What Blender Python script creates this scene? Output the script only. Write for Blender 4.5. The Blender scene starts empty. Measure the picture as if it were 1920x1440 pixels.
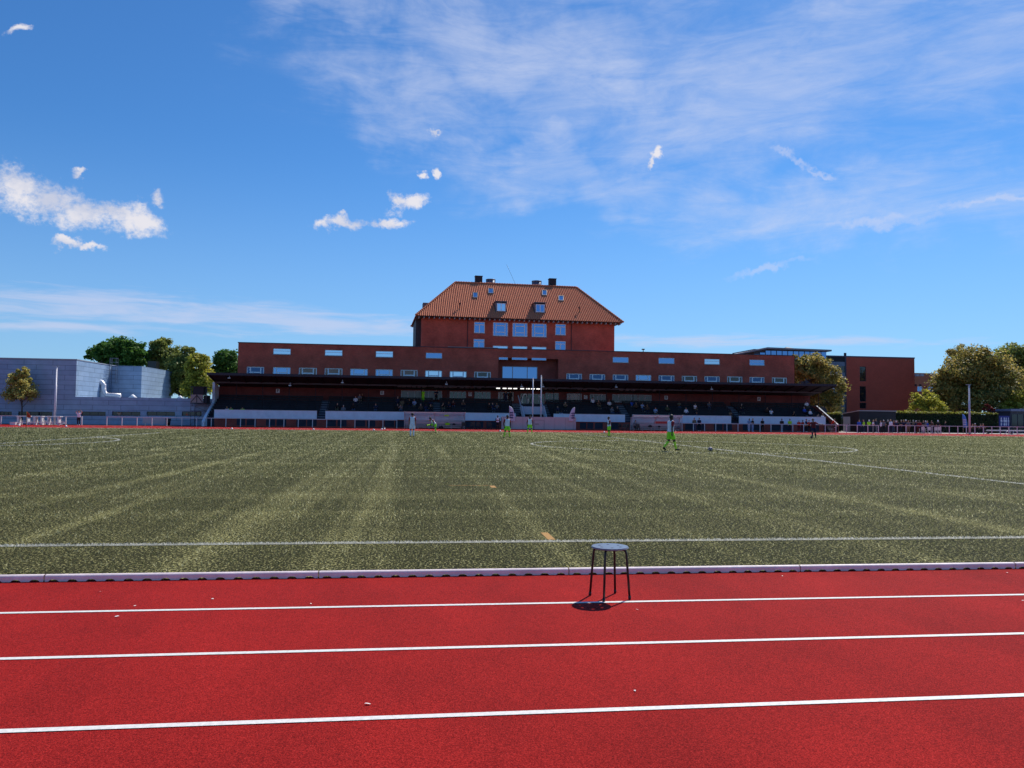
import bpy, bmesh, math, random
import numpy as np
from mathutils import Vector, Matrix
R = math.radians
random.seed(7); rng = np.random.default_rng(7)
S = bpy.context.scene
COL = S.collection

# ------------------------------------------------------------------ camera
F_PX, CAM_H = 1442.0, 1.61
YAW, PITCH, ROLL = R(6.98), R(2.44), R(0.67)
FW = Vector((math.sin(YAW)*math.cos(PITCH), math.cos(YAW)*math.cos(PITCH), math.sin(PITCH)))
_r0 = Vector((math.cos(YAW), -math.sin(YAW), 0)); _u0 = _r0.cross(FW)
RT = _r0*math.cos(ROLL) + _u0*math.sin(ROLL); UP = RT.cross(FW)
cam = bpy.data.objects.new('camera', bpy.data.cameras.new('camera')); COL.objects.link(cam)
m = Matrix((RT, UP, -FW)).transposed().to_4x4(); m.translation = (0, 0, CAM_H)
cam.matrix_world = m
cam.data.sensor_width = 36; cam.data.lens = F_PX/1920*36
cam.data.clip_start = .1; cam.data.clip_end = 4000
S.camera = cam
def ray(px, py): return FW + RT*((px-960)/F_PX) - UP*((py-720)/F_PX)
def at(px, py, Y):
    d = ray(px, py); t = Y/d.y; return Vector((0, 0, CAM_H)) + d*t
def xg(px, Y): return at(px, 800, Y).x

# ------------------------------------------------------------------ light
SUN = Vector((.241, .305, .46)).normalized()
sun = bpy.data.objects.new('sun', bpy.data.lights.new('sun', 'SUN')); COL.objects.link(sun)
sun.data.energy = 5.0; sun.data.angle = R(.53); sun.data.color = (1, .95, .87)
sun.rotation_euler = (-SUN).to_track_quat('-Z', 'Y').to_euler()
S.view_settings.view_transform = 'Standard'; S.view_settings.look = 'None'
S.view_settings.exposure = 0.0; S.view_settings.gamma = 1
SKY_STRENGTH = .12

def build_world():
    w = bpy.data.worlds.new('World'); S.world = w; w.use_nodes = True
    nt = w.node_tree; N = nt.nodes; L = nt.links; N.clear()
    def nd(t, **k):
        n = N.new(t)
        for a, b in k.items(): setattr(n, a, b)
        return n
    def math_(op, a, b=None, c=None):
        n = nd('ShaderNodeMath', operation=op)
        for i, v in enumerate((a, b, c)):
            if v is None: continue
            if hasattr(v, 'links'): L.new(v, n.inputs[i])
            else: n.inputs[i].default_value = v
        return n.outputs[0]
    sky = nd('ShaderNodeTexSky', sky_type='NISHITA', sun_disc=False)
    sky.sun_elevation = math.asin(SUN.z); sky.sun_rotation = math.atan2(SUN.x, SUN.y)
    sky.air_density = 1.0; sky.dust_density = .2; sky.ozone_density = 4.
    tc = nd('ShaderNodeTexCoord'); D = tc.outputs['Generated']
    def warp(scale, amp, detail):
        n = nd('ShaderNodeTexNoise'); L.new(D, n.inputs['Vector']); n.inputs['Scale'].default_value = scale; n.inputs['Detail'].default_value = detail; n.inputs['Roughness'].default_value = .6
        a = nd('ShaderNodeVectorMath', operation='SUBTRACT'); L.new(n.outputs['Color'], a.inputs[0]); a.inputs[1].default_value = (.5, .5, .5)
        b = nd('ShaderNodeVectorMath', operation='SCALE'); L.new(a.outputs[0], b.inputs[0]); b.inputs['Scale'].default_value = amp
        c = nd('ShaderNodeVectorMath', operation='ADD'); L.new(b.outputs[0], c.inputs[0]); L.new(D, c.inputs[1]); return c.outputs[0]
    BIGW, SMALLW = warp(3.2, .42, 6), warp(28, .045, 5)
    cw = [D]
    def dot(v):
        n = nd('ShaderNodeVectorMath', operation='DOT_PRODUCT'); L.new(cw[0], n.inputs[0]); n.inputs[1].default_value = v; return n.outputs['Value']
    def noise(scale, detail, rough, mapscale=(1, 1, 1), dist=0., loc=(0, 0, 0)):
        mp = nd('ShaderNodeMapping'); L.new(D, mp.inputs[0]); mp.inputs['Scale'].default_value = mapscale; mp.inputs['Location'].default_value = loc
        n = nd('ShaderNodeTexNoise'); L.new(mp.outputs[0], n.inputs['Vector'])
        n.inputs['Scale'].default_value = scale; n.inputs['Detail'].default_value = detail; n.inputs['Roughness'].default_value = rough
        n.inputs['Distortion'].default_value = dist
        return n.outputs['Fac']
    def blob(px, py, ax, ay, ang=0):
        c = ray(px, py).normalized()
        t1 = (RT*math.cos(R(ang)) + UP*math.sin(R(ang))); t1 = (t1 - c*t1.dot(c)).normalized(); t2 = c.cross(t1)
        ca = F_PX/math.hypot(F_PX, math.hypot(px-960, py-720))
        a = ax/F_PX*ca; b = ay/F_PX*ca
        x = dot(t1/a); y = dot(t2/b)
        # a second term keeps only the side of the sphere the cloud is on
        q = math_('ADD', math_('MULTIPLY', x, x), math_('MULTIPLY', y, y))
        f = math_('SUBTRACT', 1, math_('SQRT', q))
        return math_('MINIMUM', f, math_('MULTIPLY', dot(c), 3))
    def mx(fs):
        o = fs[0]
        for f in fs[1:]: o = math_('MAXIMUM', o, f)
        return o
    def ramp(v, a, b, hi=1.):
        n = nd('ShaderNodeMapRange', interpolation_type='SMOOTHSTEP'); L.new(v, n.inputs['Value'])
        n.inputs['From Min'].default_value = a; n.inputs['From Max'].default_value = b; n.inputs['To Max'].default_value = hi
        return n.outputs[0]
    # small cumulus puffs
    cw[0] = SMALLW
    cu = mx([blob(30, 352, 75, 45, -8), blob(95, 372, 110, 52, -12), blob(150, 395, 85, 42, -5), blob(215, 402, 95, 32, -18), blob(262, 412, 42, 30),
             blob(768, 383, 40, 17, 22), blob(738, 380, 22, 17, -30), blob(650, 417, 62, 13, 8), blob(610, 426, 22, 16), blob(730, 420, 50, 12, -10),
             blob(300, 380, 19, 15, -30), blob(141, 324, 17, 8), blob(132, 456, 30, 9, -4), blob(172, 464, 26, 8, -12), blob(38, 56, 30, 9, 5),
             blob(1228, 284, 17, 10, 40), blob(1214, 303, 20, 6, 50), blob(798, 331, 11, 7), blob(826, 329, 8, 11, 60), blob(810, 250, 18, 5)])
    n1 = math_('ADD', math_('MULTIPLY', noise(44, 8, .66, (1, 1, 1.25), .2), .5), math_('MULTIPLY', noise(125, 8, .68, (1, 1, 1.2), .3, (5, 2, 1)), .5)); n1b = noise(15, 5, .6, (1, 1, 1.4)); 
    cumul = ramp(math_('ADD', cu, math_('ADD', math_('MULTIPLY', math_('SUBTRACT', n1, .5), 2.5), math_('MULTIPLY', math_('SUBTRACT', n1b, .5), 1.6))), .0, .9, .92)
    cumul = math_('MULTIPLY', cumul, ramp(cu, -.35, .1))
    # thin contrail-like scraps
    st = mx([blob(1470, 285, 44, 7, -22), blob(1505, 305, 34, 8, -45), blob(1540, 327, 40, 6, -18), blob(1440, 503, 90, 9, 12), blob(1640, 418, 120, 12, 6), blob(1870, 372, 130, 8, 8)])
    n2 = noise(40, 5, .6)
    st = math_('MULTIPLY', ramp(math_('ADD', st, math_('MULTIPLY', math_('SUBTRACT', n2, .5), 1.2)), 0, .9), .4)
    cw[0] = D
    # low band of stratus at the left and far right
    lo = mx([blob(250, 585, 640, 46, -3), blob(560, 603, 520, 32, -3), blob(100, 612, 260, 14), blob(1380, 640, 420, 16)])
    n3 = noise(9, 6, .6, (1, 1, 9), .4)
    lo = math_('MULTIPLY', ramp(math_('ADD', lo, math_('MULTIPLY', math_('SUBTRACT', n3, .52), 2.6)), .05, 1.1), .62)
    cw[0] = BIGW
    # high cirrus, spreading from the sun's side
    ci = mx([blob(2050, -150, 1250, 640, 12), blob(1450, 90, 640, 280, 15), blob(980, 60, 420, 160, -10), blob(640, 60, 240, 100, 20), blob(830, 200, 300, 110, 0), blob(1100, 340, 380, 100, -6), blob(1650, 390, 620, 170, 5)])
    def wisps(scale, ang, stretch, loc):
        mp = nd('ShaderNodeMapping'); L.new(D, mp.inputs[0]); mp.inputs['Rotation'].default_value = (0, R(ang), R(-12)); mp.inputs['Scale'].default_value = (1, 1, stretch); mp.inputs['Location'].default_value = loc
        n = nd('ShaderNodeTexNoise'); L.new(mp.outputs[0], n.inputs['Vector']); n.inputs['Scale'].default_value = scale; n.inputs['Detail'].default_value = 12; n.inputs['Roughness'].default_value = .66; n.inputs['Distortion'].default_value = .9; return n.outputs['Fac']
    n4 = wisps(4.2, 18, 3.4, (3.1, 1.7, .4)); n5 = wisps(9.5, 24, 4.5, (.3, 4.7, 2.4)); n6 = noise(2.6, 5, .55, (1, 1, 1.5))
    nn = math_('ADD', math_('ADD', math_('MULTIPLY', n4, .45), math_('MULTIPLY', n5, .30)), math_('MULTIPLY', n6, .25))
    cirrus = ramp(math_('ADD', math_('MULTIPLY', ramp(ci, -.15, .9), .62), math_('MULTIPLY', math_('SUBTRACT', nn, .5), 2.9)), .0, 1.35, .78)
    cirrus = math_('MULTIPLY', cirrus, ramp(ci, -.3, .3))
    hs = nd('ShaderNodeHueSaturation'); L.new(sky.outputs[0], hs.inputs['Color']); hs.inputs['Saturation'].default_value = 1.10; hs.inputs['Value'].default_value = 1.0
    tint = nd('ShaderNodeMixRGB', blend_type='MULTIPLY'); tint.inputs[0].default_value = 1; L.new(hs.outputs[0], tint.inputs[1]); tint.inputs[2].default_value = (.46, .77, 1.02, 1)
    cur = tint.outputs[0]
    def over(cur, fac, col):
        mix = nd('ShaderNodeMixRGB'); L.new(fac, mix.inputs[0]); L.new(cur, mix.inputs[1]); mix.inputs[2].default_value = (*col, 1); return mix.outputs[0]
    k = 1/SKY_STRENGTH
    lowz = nd('ShaderNodeSeparateXYZ'); L.new(D, lowz.inputs[0]); air = nd('ShaderNodeMapRange', interpolation_type='SMOOTHSTEP'); L.new(lowz.outputs[2], air.inputs[0]); air.inputs[1].default_value = .34; air.inputs[2].default_value = -.02; air.inputs[3].default_value = 0; air.inputs[4].default_value = .55
    cur = over(cur, air.outputs[0], tuple(k*v for v in (.33, .53, .85)))
    cur = over(cur, cirrus, tuple(k*v for v in (.64, .70, .88)))
    cur = over(cur, st, tuple(k*v for v in (.66, .70, .88)))
    cur = over(cur, lo, tuple(k*v for v in (.62, .66, .85)))
    cc = nd('ShaderNodeMixRGB'); L.new(ramp(n1b, .38, .62), cc.inputs[0]); cc.inputs[1].default_value = (.60*k, .63*k, .76*k, 1); cc.inputs[2].default_value = (.86*k, .83*k, .86*k, 1)
    mixc = nd('ShaderNodeMixRGB'); L.new(cumul, mixc.inputs[0]); L.new(cur, mixc.inputs[1]); L.new(cc.outputs[0], mixc.inputs[2]); cur = mixc.outputs[0]
    bg = nd('ShaderNodeBackground'); L.new(cur, bg.inputs[0]); bg.inputs[1].default_value = SKY_STRENGTH
    out = nd('ShaderNodeOutputWorld'); L.new(bg.outputs[0], out.inputs[0])
build_world()

# ------------------------------------------------------------------ materials
MATS = {}
def mat(name, col, rough=.8, var=.0, vscale=3., bump=0., bscale=40., metal=0., spec=.5, col2=None, emit=None, trans=None, vmap=(1, 1, 1), bdist=.02):
    if name in MATS: return MATS[name]
    mt = bpy.data.materials.new(name); mt.use_nodes = True; nt = mt.node_tree; N, L = nt.nodes, nt.links
    p = N['Principled BSDF']; p.inputs['Roughness'].default_value = rough; p.inputs['Metallic'].default_value = metal
    p.inputs['Specular IOR Level'].default_value = spec; p.inputs['Base Color'].default_value = (*col, 1)
    if var or bump or col2:
        tc = N.new('ShaderNodeTexCoord'); mp = N.new('ShaderNodeMapping'); L.new(tc.outputs['Object'], mp.inputs[0]); mp.inputs['Scale'].default_value = vmap
    if var or col2:
        n = N.new('ShaderNodeTexNoise'); L.new(mp.outputs[0], n.inputs['Vector']); n.inputs['Scale'].default_value = vscale; n.inputs['Detail'].default_value = 6; n.inputs['Roughness'].default_value = .65
        c = N.new('ShaderNodeValToRGB'); L.new(n.outputs['Fac'], c.inputs[0]); c.color_ramp.elements[0].position = .3; c.color_ramp.elements[1].position = .7
        a = tuple(v*(1-var) for v in col); b = col2 or tuple(min(1, v*(1+var)) for v in col)
        c.color_ramp.elements[0].color = (*a, 1); c.color_ramp.elements[1].color = (*b, 1)
        L.new(c.outputs[0], p.inputs['Base Color'])
    if bump:
        n = N.new('ShaderNodeTexNoise'); L.new(mp.outputs[0], n.inputs['Vector']); n.inputs['Scale'].default_value = bscale; n.inputs['Detail'].default_value = 3
        b = N.new('ShaderNodeBump'); b.inputs['Strength'].default_value = bump; b.inputs['Distance'].default_value = bdist
        L.new(n.outputs['Fac'], b.inputs['Height']); L.new(b.outputs[0], p.inputs['Normal'])
    if emit: p.inputs['Emission Color'].default_value = (*emit[0], 1); p.inputs['Emission Strength'].default_value = emit[1]
    if trans: p.inputs['Transmission Weight'].default_value = trans
    MATS[name] = mt; return mt

def brick_mat(name, c1, c2, mortar, w=.24, h=.067, msize=.012, rough=.9, stain=.35, spec=.3, bump=.25, offset=.5, stainscale=.35):
    mt = bpy.data.materials.new(name); mt.use_nodes = True; nt = mt.node_tree; N, L = nt.nodes, nt.links
    p = N['Principled BSDF']; p.inputs['Roughness'].default_value = rough; p.inputs['Specular IOR Level'].default_value = spec
    tc = N.new('ShaderNodeTexCoord'); sp = N.new('ShaderNodeSeparateXYZ'); L.new(tc.outputs['Object'], sp.inputs[0])
    ad = N.new('ShaderNodeMath'); ad.operation = 'ADD'; L.new(sp.outputs[0], ad.inputs[0]); L.new(sp.outputs[1], ad.inputs[1])
    cb = N.new('ShaderNodeCombineXYZ'); L.new(ad.outputs[0], cb.inputs[0]); L.new(sp.outputs[2], cb.inputs[1])
    b = N.new('ShaderNodeTexBrick'); L.new(cb.outputs[0], b.inputs['Vector']); b.inputs['Scale'].default_value = 1
    b.inputs['Brick Width'].default_value = w; b.inputs['Row Height'].default_value = h; b.inputs['Mortar Size'].default_value = msize; b.inputs['Mortar Smooth'].default_value = .2
    b.inputs['Color1'].default_value = (*c1, 1); b.inputs['Color2'].default_value = (*c2, 1); b.inputs['Mortar'].default_value = (*mortar, 1); b.offset = offset
    n = N.new('ShaderNodeTexNoise'); L.new(tc.outputs['Object'], n.inputs['Vector']); n.inputs['Scale'].default_value = stainscale; n.inputs['Detail'].default_value = 8; n.inputs['Roughness'].default_value = .7
    mr = N.new('ShaderNodeMapRange'); L.new(n.outputs['Fac'], mr.inputs[0]); mr.inputs[1].default_value = .3; mr.inputs[2].default_value = .7; mr.inputs[3].default_value = 1-stain; mr.inputs[4].default_value = 1+stain
    hs = N.new('ShaderNodeHueSaturation'); L.new(b.outputs['Color'], hs.inputs['Color']); L.new(mr.outputs[0], hs.inputs['Value'])
    L.new(hs.outputs[0], p.inputs['Base Color'])
    bp = N.new('ShaderNodeBump'); bp.inputs['Strength'].default_value = bump; bp.inputs['Distance'].default_value = .01; bp.invert = True
    L.new(b.outputs['Fac'], bp.inputs['Height']); L.new(bp.outputs[0], p.inputs['Normal'])
    MATS[name] = mt; return mt

def leaf_mat(name, c1, c2, c3=None, transl=.35):
    mt = bpy.data.materials.new(name); mt.use_nodes = True; nt = mt.node_tree; N, L = nt.nodes, nt.links; N.clear()
    g = N.new('ShaderNodeNewGeometry'); c = N.new('ShaderNodeValToRGB'); L.new(g.outputs['Random Per Island'], c.inputs[0])
    c.color_ramp.elements[0].color = (*c1, 1); c.color_ramp.elements[1].color = (*c2, 1)
    if c3: e = c.color_ramp.elements.new(.9); e.color = (*c3, 1); c.color_ramp.elements[1].position = .8; 
    d = N.new('ShaderNodeBsdfPrincipled'); L.new(c.outputs[0], d.inputs['Base Color']); d.inputs['Roughness'].default_value = .55; d.inputs['Specular IOR Level'].default_value = .3
    t = N.new('ShaderNodeBsdfTranslucent'); L.new(c.outputs[0], t.inputs[0])
    mx = N.new('ShaderNodeMixShader'); mx.inputs[0].default_value = transl; L.new(d.outputs[0], mx.inputs[1]); L.new(t.outputs[0], mx.inputs[2])
    o = N.new('ShaderNodeOutputMaterial'); L.new(mx.outputs[0], o.inputs[0])
    MATS[name] = mt; return mt

def turf_mat():
    mt = bpy.data.materials.new('turf'); mt.use_nodes = True; nt = mt.node_tree; N, L = nt.nodes, nt.links
    p = N['Principled BSDF']; p.inputs['Roughness'].default_value = .8; p.inputs['Specular IOR Level'].default_value = .04; p.inputs['Sheen Weight'].default_value = .12; p.inputs['Sheen Roughness'].default_value = .45; p.inputs['Sheen Tint'].default_value = (.95, .80, .36, 1)
    tc = N.new('ShaderNodeTexCoord')
    def noise(scale, detail, ms=(1, 1, 1), rough=.6, dist=0):
        mp = N.new('ShaderNodeMapping'); L.new(tc.outputs['Object'], mp.inputs[0]); mp.inputs['Scale'].default_value = ms
        n = N.new('ShaderNodeTexNoise'); L.new(mp.outputs[0], n.inputs['Vector']); n.inputs['Scale'].default_value = scale; n.inputs['Detail'].default_value = detail; n.inputs['Roughness'].default_value = rough; n.inputs['Distortion'].default_value = dist
        return n.outputs['Fac']
    def mr(v, a, b, c, d):
        n = N.new('ShaderNodeMapRange'); L.new(v, n.inputs[0]); n.inputs[1].default_value = a; n.inputs[2].default_value = b; n.inputs[3].default_value = c; n.inputs[4].default_value = d; return n.outputs[0]
    def op(o, a, b):
        n = N.new('ShaderNodeMath'); n.operation = o
        for i, v in enumerate((a, b)):
            if hasattr(v, 'links'): L.new(v, n.inputs[i])
            else: n.inputs[i].default_value = v
        return n.outputs[0]
    fine = noise(38, 4, (1, .55, 1), .75); mid = noise(7, 5, (1, .5, 1), .7)
    streakY = noise(.95, 6, (1, .022, 1), .65, .15); streakX = noise(.30, 5, (.05, 1, 1), .65, .15)
    wear = op('ADD', mr(streakY, .50, .68, 0, .7), mr(streakX, .45, .68, 0, .4))
    f = op('ADD', mr(fine, .44, .62, -.05, 1.05), op('MULTIPLY', op('SUBTRACT', mid, .5), .55))
    f = op('ADD', f, op('MULTIPLY', op('SUBTRACT', wear, .28), .5))
    c = N.new('ShaderNodeValToRGB'); L.new(f, c.inputs[0]); e = c.color_ramp.elements
    e[0].position = .05; e[0].color = (.006, .008, .0015, 1); e[1].position = 1.; e[1].color = (.46, .42, .17, 1)
    x = e.new(.5); x.color = (.030, .031, .007, 1)
    L.new(c.outputs[0], p.inputs['Base Color'])
    b = N.new('ShaderNodeBump'); b.inputs['Strength'].default_value = .9; b.inputs['Distance'].default_value = .03; L.new(fine, b.inputs['Height']); L.new(b.outputs[0], p.inputs['Normal'])
    MATS['turf'] = mt; return mt

def track_mat():
    mt = bpy.data.materials.new('track_rubber'); mt.use_nodes = True; nt = mt.node_tree; N, L = nt.nodes, nt.links
    p = N['Principled BSDF']; p.inputs['Roughness'].default_value = .8; p.inputs['Specular IOR Level'].default_value = .04; p.inputs['Sheen Weight'].default_value = .03; p.inputs['Sheen Roughness'].default_value = .5; p.inputs['Sheen Tint'].default_value = (1, .62, .60, 1)
    tc = N.new('ShaderNodeTexCoord')
    def noise(scale, detail, ms=(1, 1, 1), rough=.6):
        mp = N.new('ShaderNodeMapping'); L.new(tc.outputs['Object'], mp.inputs[0]); mp.inputs['Scale'].default_value = ms
        n = N.new('ShaderNodeTexNoise'); L.new(mp.outputs[0], n.inputs['Vector']); n.inputs['Scale'].default_value = scale; n.inputs['Detail'].default_value = detail; n.inputs['Roughness'].default_value = rough
        return n.outputs['Fac']
    fine = noise(140, 4, (1, 1, 1), .85); big = noise(.9, 7, (1, .5, 1), .65)
    c = N.new('ShaderNodeValToRGB'); L.new(fine, c.inputs[0]); e = c.color_ramp.elements
    e[0].position = .36; e[0].color = (.070, .0018, .0022, 1); e[1].position = .64; e[1].color = (.58, .034, .027, 1)
    x = e.new(.5); x.color = (.285, .0085, .0068, 1)
    mr = N.new('ShaderNodeMapRange'); L.new(big, mr.inputs[0]); mr.inputs[1].default_value = .3; mr.inputs[2].default_value = .7; mr.inputs[3].default_value = .78; mr.inputs[4].default_value = 1.2
    hs = N.new('ShaderNodeHueSaturation'); L.new(c.outputs[0], hs.inputs['Color']); L.new(mr.outputs[0], hs.inputs['Value']); L.new(hs.outputs[0], p.inputs['Base Color'])
    b = N.new('ShaderNodeBump'); b.inputs['Strength'].default_value = .7; b.inputs['Distance'].default_value = .008; L.new(fine, b.inputs['Height']); L.new(b.outputs[0], p.inputs['Normal'])
    MATS['track'] = mt; return mt

TURF, TRACK = turf_mat(), track_mat()
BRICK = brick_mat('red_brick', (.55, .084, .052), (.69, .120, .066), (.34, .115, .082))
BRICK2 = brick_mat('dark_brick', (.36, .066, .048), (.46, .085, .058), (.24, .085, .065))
ZINC = brick_mat('zinc_panels', (.255, .36, .50), (.30, .41, .55), (.14, .185, .27), w=3.4, h=.62, msize=.03, rough=.45, stain=.16, spec=.4, bump=.2, offset=.43, stainscale=.8)  # grey-blue panels tinted bluer to hold the blue cast of shade
WHITE = mat('white_paint', (.70, .70, .71), .45, .05, 6)
LINEW = mat('line_paint', (.68, .65, .61), .7, .20, 35, .3, 120, bdist=.003)
TURFLINE = mat('turf_line', (.26, .26, .20), .8, .25, 30, .7, 60)
YELLOWLINE = mat('yellow_turf_line', (.40, .20, .035), .8, .25, 30, .7, 60)
CONC = mat('painted_concrete_shade_blue', (.76, .83, .92), .85, .10, 1.2, .2, 30)  # pale parapet colour also carries the blue of the shade
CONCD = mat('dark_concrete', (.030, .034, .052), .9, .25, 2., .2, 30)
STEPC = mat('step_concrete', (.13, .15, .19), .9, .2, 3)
PAVE = mat('pale_paving', (.36, .34, .31), .9, .15, .5, .2, 20)
EARTH = mat('ground_asphalt', (.10, .095, .09), .95, .25, .15, .2, 10)
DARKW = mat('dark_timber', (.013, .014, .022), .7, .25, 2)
ROOFD = mat('roof_felt', (.014, .017, .028), .8, .3, 1)
BLACK = mat('black_plastic', (.012, .012, .014), .4, .1, 20)
BLACKM = mat('black_metal', (.010, .010, .011), .35)
STOOLTOP = mat('stool_top', (.15, .18, .23), .3, .15, 40, spec=.9)
METAL = mat('galvanised_steel', (.42, .43, .45), .4, .15, 5, metal=.7)
MIRROR = mat('coated_glass', (.15, .27, .50), .04, metal=1.)
MIRROR2 = mat('coated_glass_pale', (.46, .60, .76), .06, metal=1.)
GLASSD = mat('dark_glass', (.012, .015, .022), .05, spec=.7)
GLASSB = mat('deep_blue_glass', (.040, .070, .15), .05, metal=1.)
GLASSR = mat('red_reflection_glass', (.20, .05, .03), .12, .5, 3, spec=.8)  # orange-red reflections put into the pane colour
WFRAME = mat('window_frame', (.93, .94, .96), .4, .06, 8)
TILE = mat('clay_tile', (.62, .17, .080), .85, .28, 6, .35, 8, col2=(.84, .30, .155), spec=.2)
BARK = mat('bark', (.075, .058, .045), .95, .3, 6, .5, 20)
PLY = mat('pale_plywood', (.34, .29, .26), .8, .15, 2)
MAUVE = mat('barrier_board', (.52, .45, .45), .6, .06, 1)
LEAF_D = leaf_mat('leaves_deep_green', (0.037, 0.105, 0.020), (0.145, 0.281, 0.041), transl=.45)
LEAF_O = leaf_mat('leaves_olive', (.11, .15, .035), (.40, .42, .10), transl=.5)
LEAF_Y = leaf_mat('leaves_yellow_green', (.17, .20, .03), (.66, .60, .08), transl=.5)
LEAF_A = leaf_mat('leaves_amber_green', (.10, .135, .030), (.40, .39, .095), (.55, .40, .11), transl=.5)
LEAF_S = leaf_mat('leaves_pale_grey_green', (.28, .28, .08), (.72, .62, .17), transl=.5)
LEAF_H = leaf_mat('hedge_leaves', (0.013, 0.026, 0.008), (0.046, 0.072, 0.016))
LEAF_HY = leaf_mat('hedge_sunlit_leaves', (.16, .17, .02), (.36, .36, .05), transl=.5)
LEAF_R = leaf_mat('red_leaves', (.10, .012, .012), (.25, .03, .025))
C = lambda *v: tuple((x/255/12.92 if x/255 <= .04045 else ((x/255+.055)/1.055)**2.4) for x in v)
def cloth(n, *rgb): return mat('cloth_'+n, C(*rgb), .85, .12, 9, .15, 60)
CL = {'white': cloth('white', 238, 236, 242), 'red': cloth('red', 150, 28, 34), 'neon': cloth('neon', 168, 255, 48), 'neonvest': cloth('neonvest', 175, 235, 40), 'black': cloth('black', 22, 22, 26),
      'navy': cloth('navy', 28, 34, 66), 'grey': cloth('grey', 110, 110, 118), 'blue': cloth('blue', 40, 88, 190), 'orange': cloth('orange', 235, 62, 30), 'maroon': cloth('maroon', 110, 28, 36),
      'jeans': cloth('jeans', 62, 78, 110), 'khaki': cloth('khaki', 120, 104, 82), 'pale blue': cloth('paleblue', 150, 170, 205), 'brown': cloth('brown', 92, 66, 52), 'olive': cloth('olive', 80, 84, 56), 'cyan': cloth('cyan', 40, 190, 210), 'sock': cloth('sock', 205, 255, 70)}
SKIN = [mat('skin_light', C(205, 155, 130), .55, spec=.35), mat('skin_mid', C(160, 108, 82), .55, spec=.35), mat('skin_dark', C(82, 52, 40), .5, spec=.4)]
HAIR = [mat('hair_dark', C(28, 22, 20), .6), mat('hair_brown', C(78, 56, 40), .6), mat('hair_fair', C(176, 146, 100), .6), mat('hair_grey', C(175, 172, 168), .6)]
WALLCOL = {}

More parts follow.
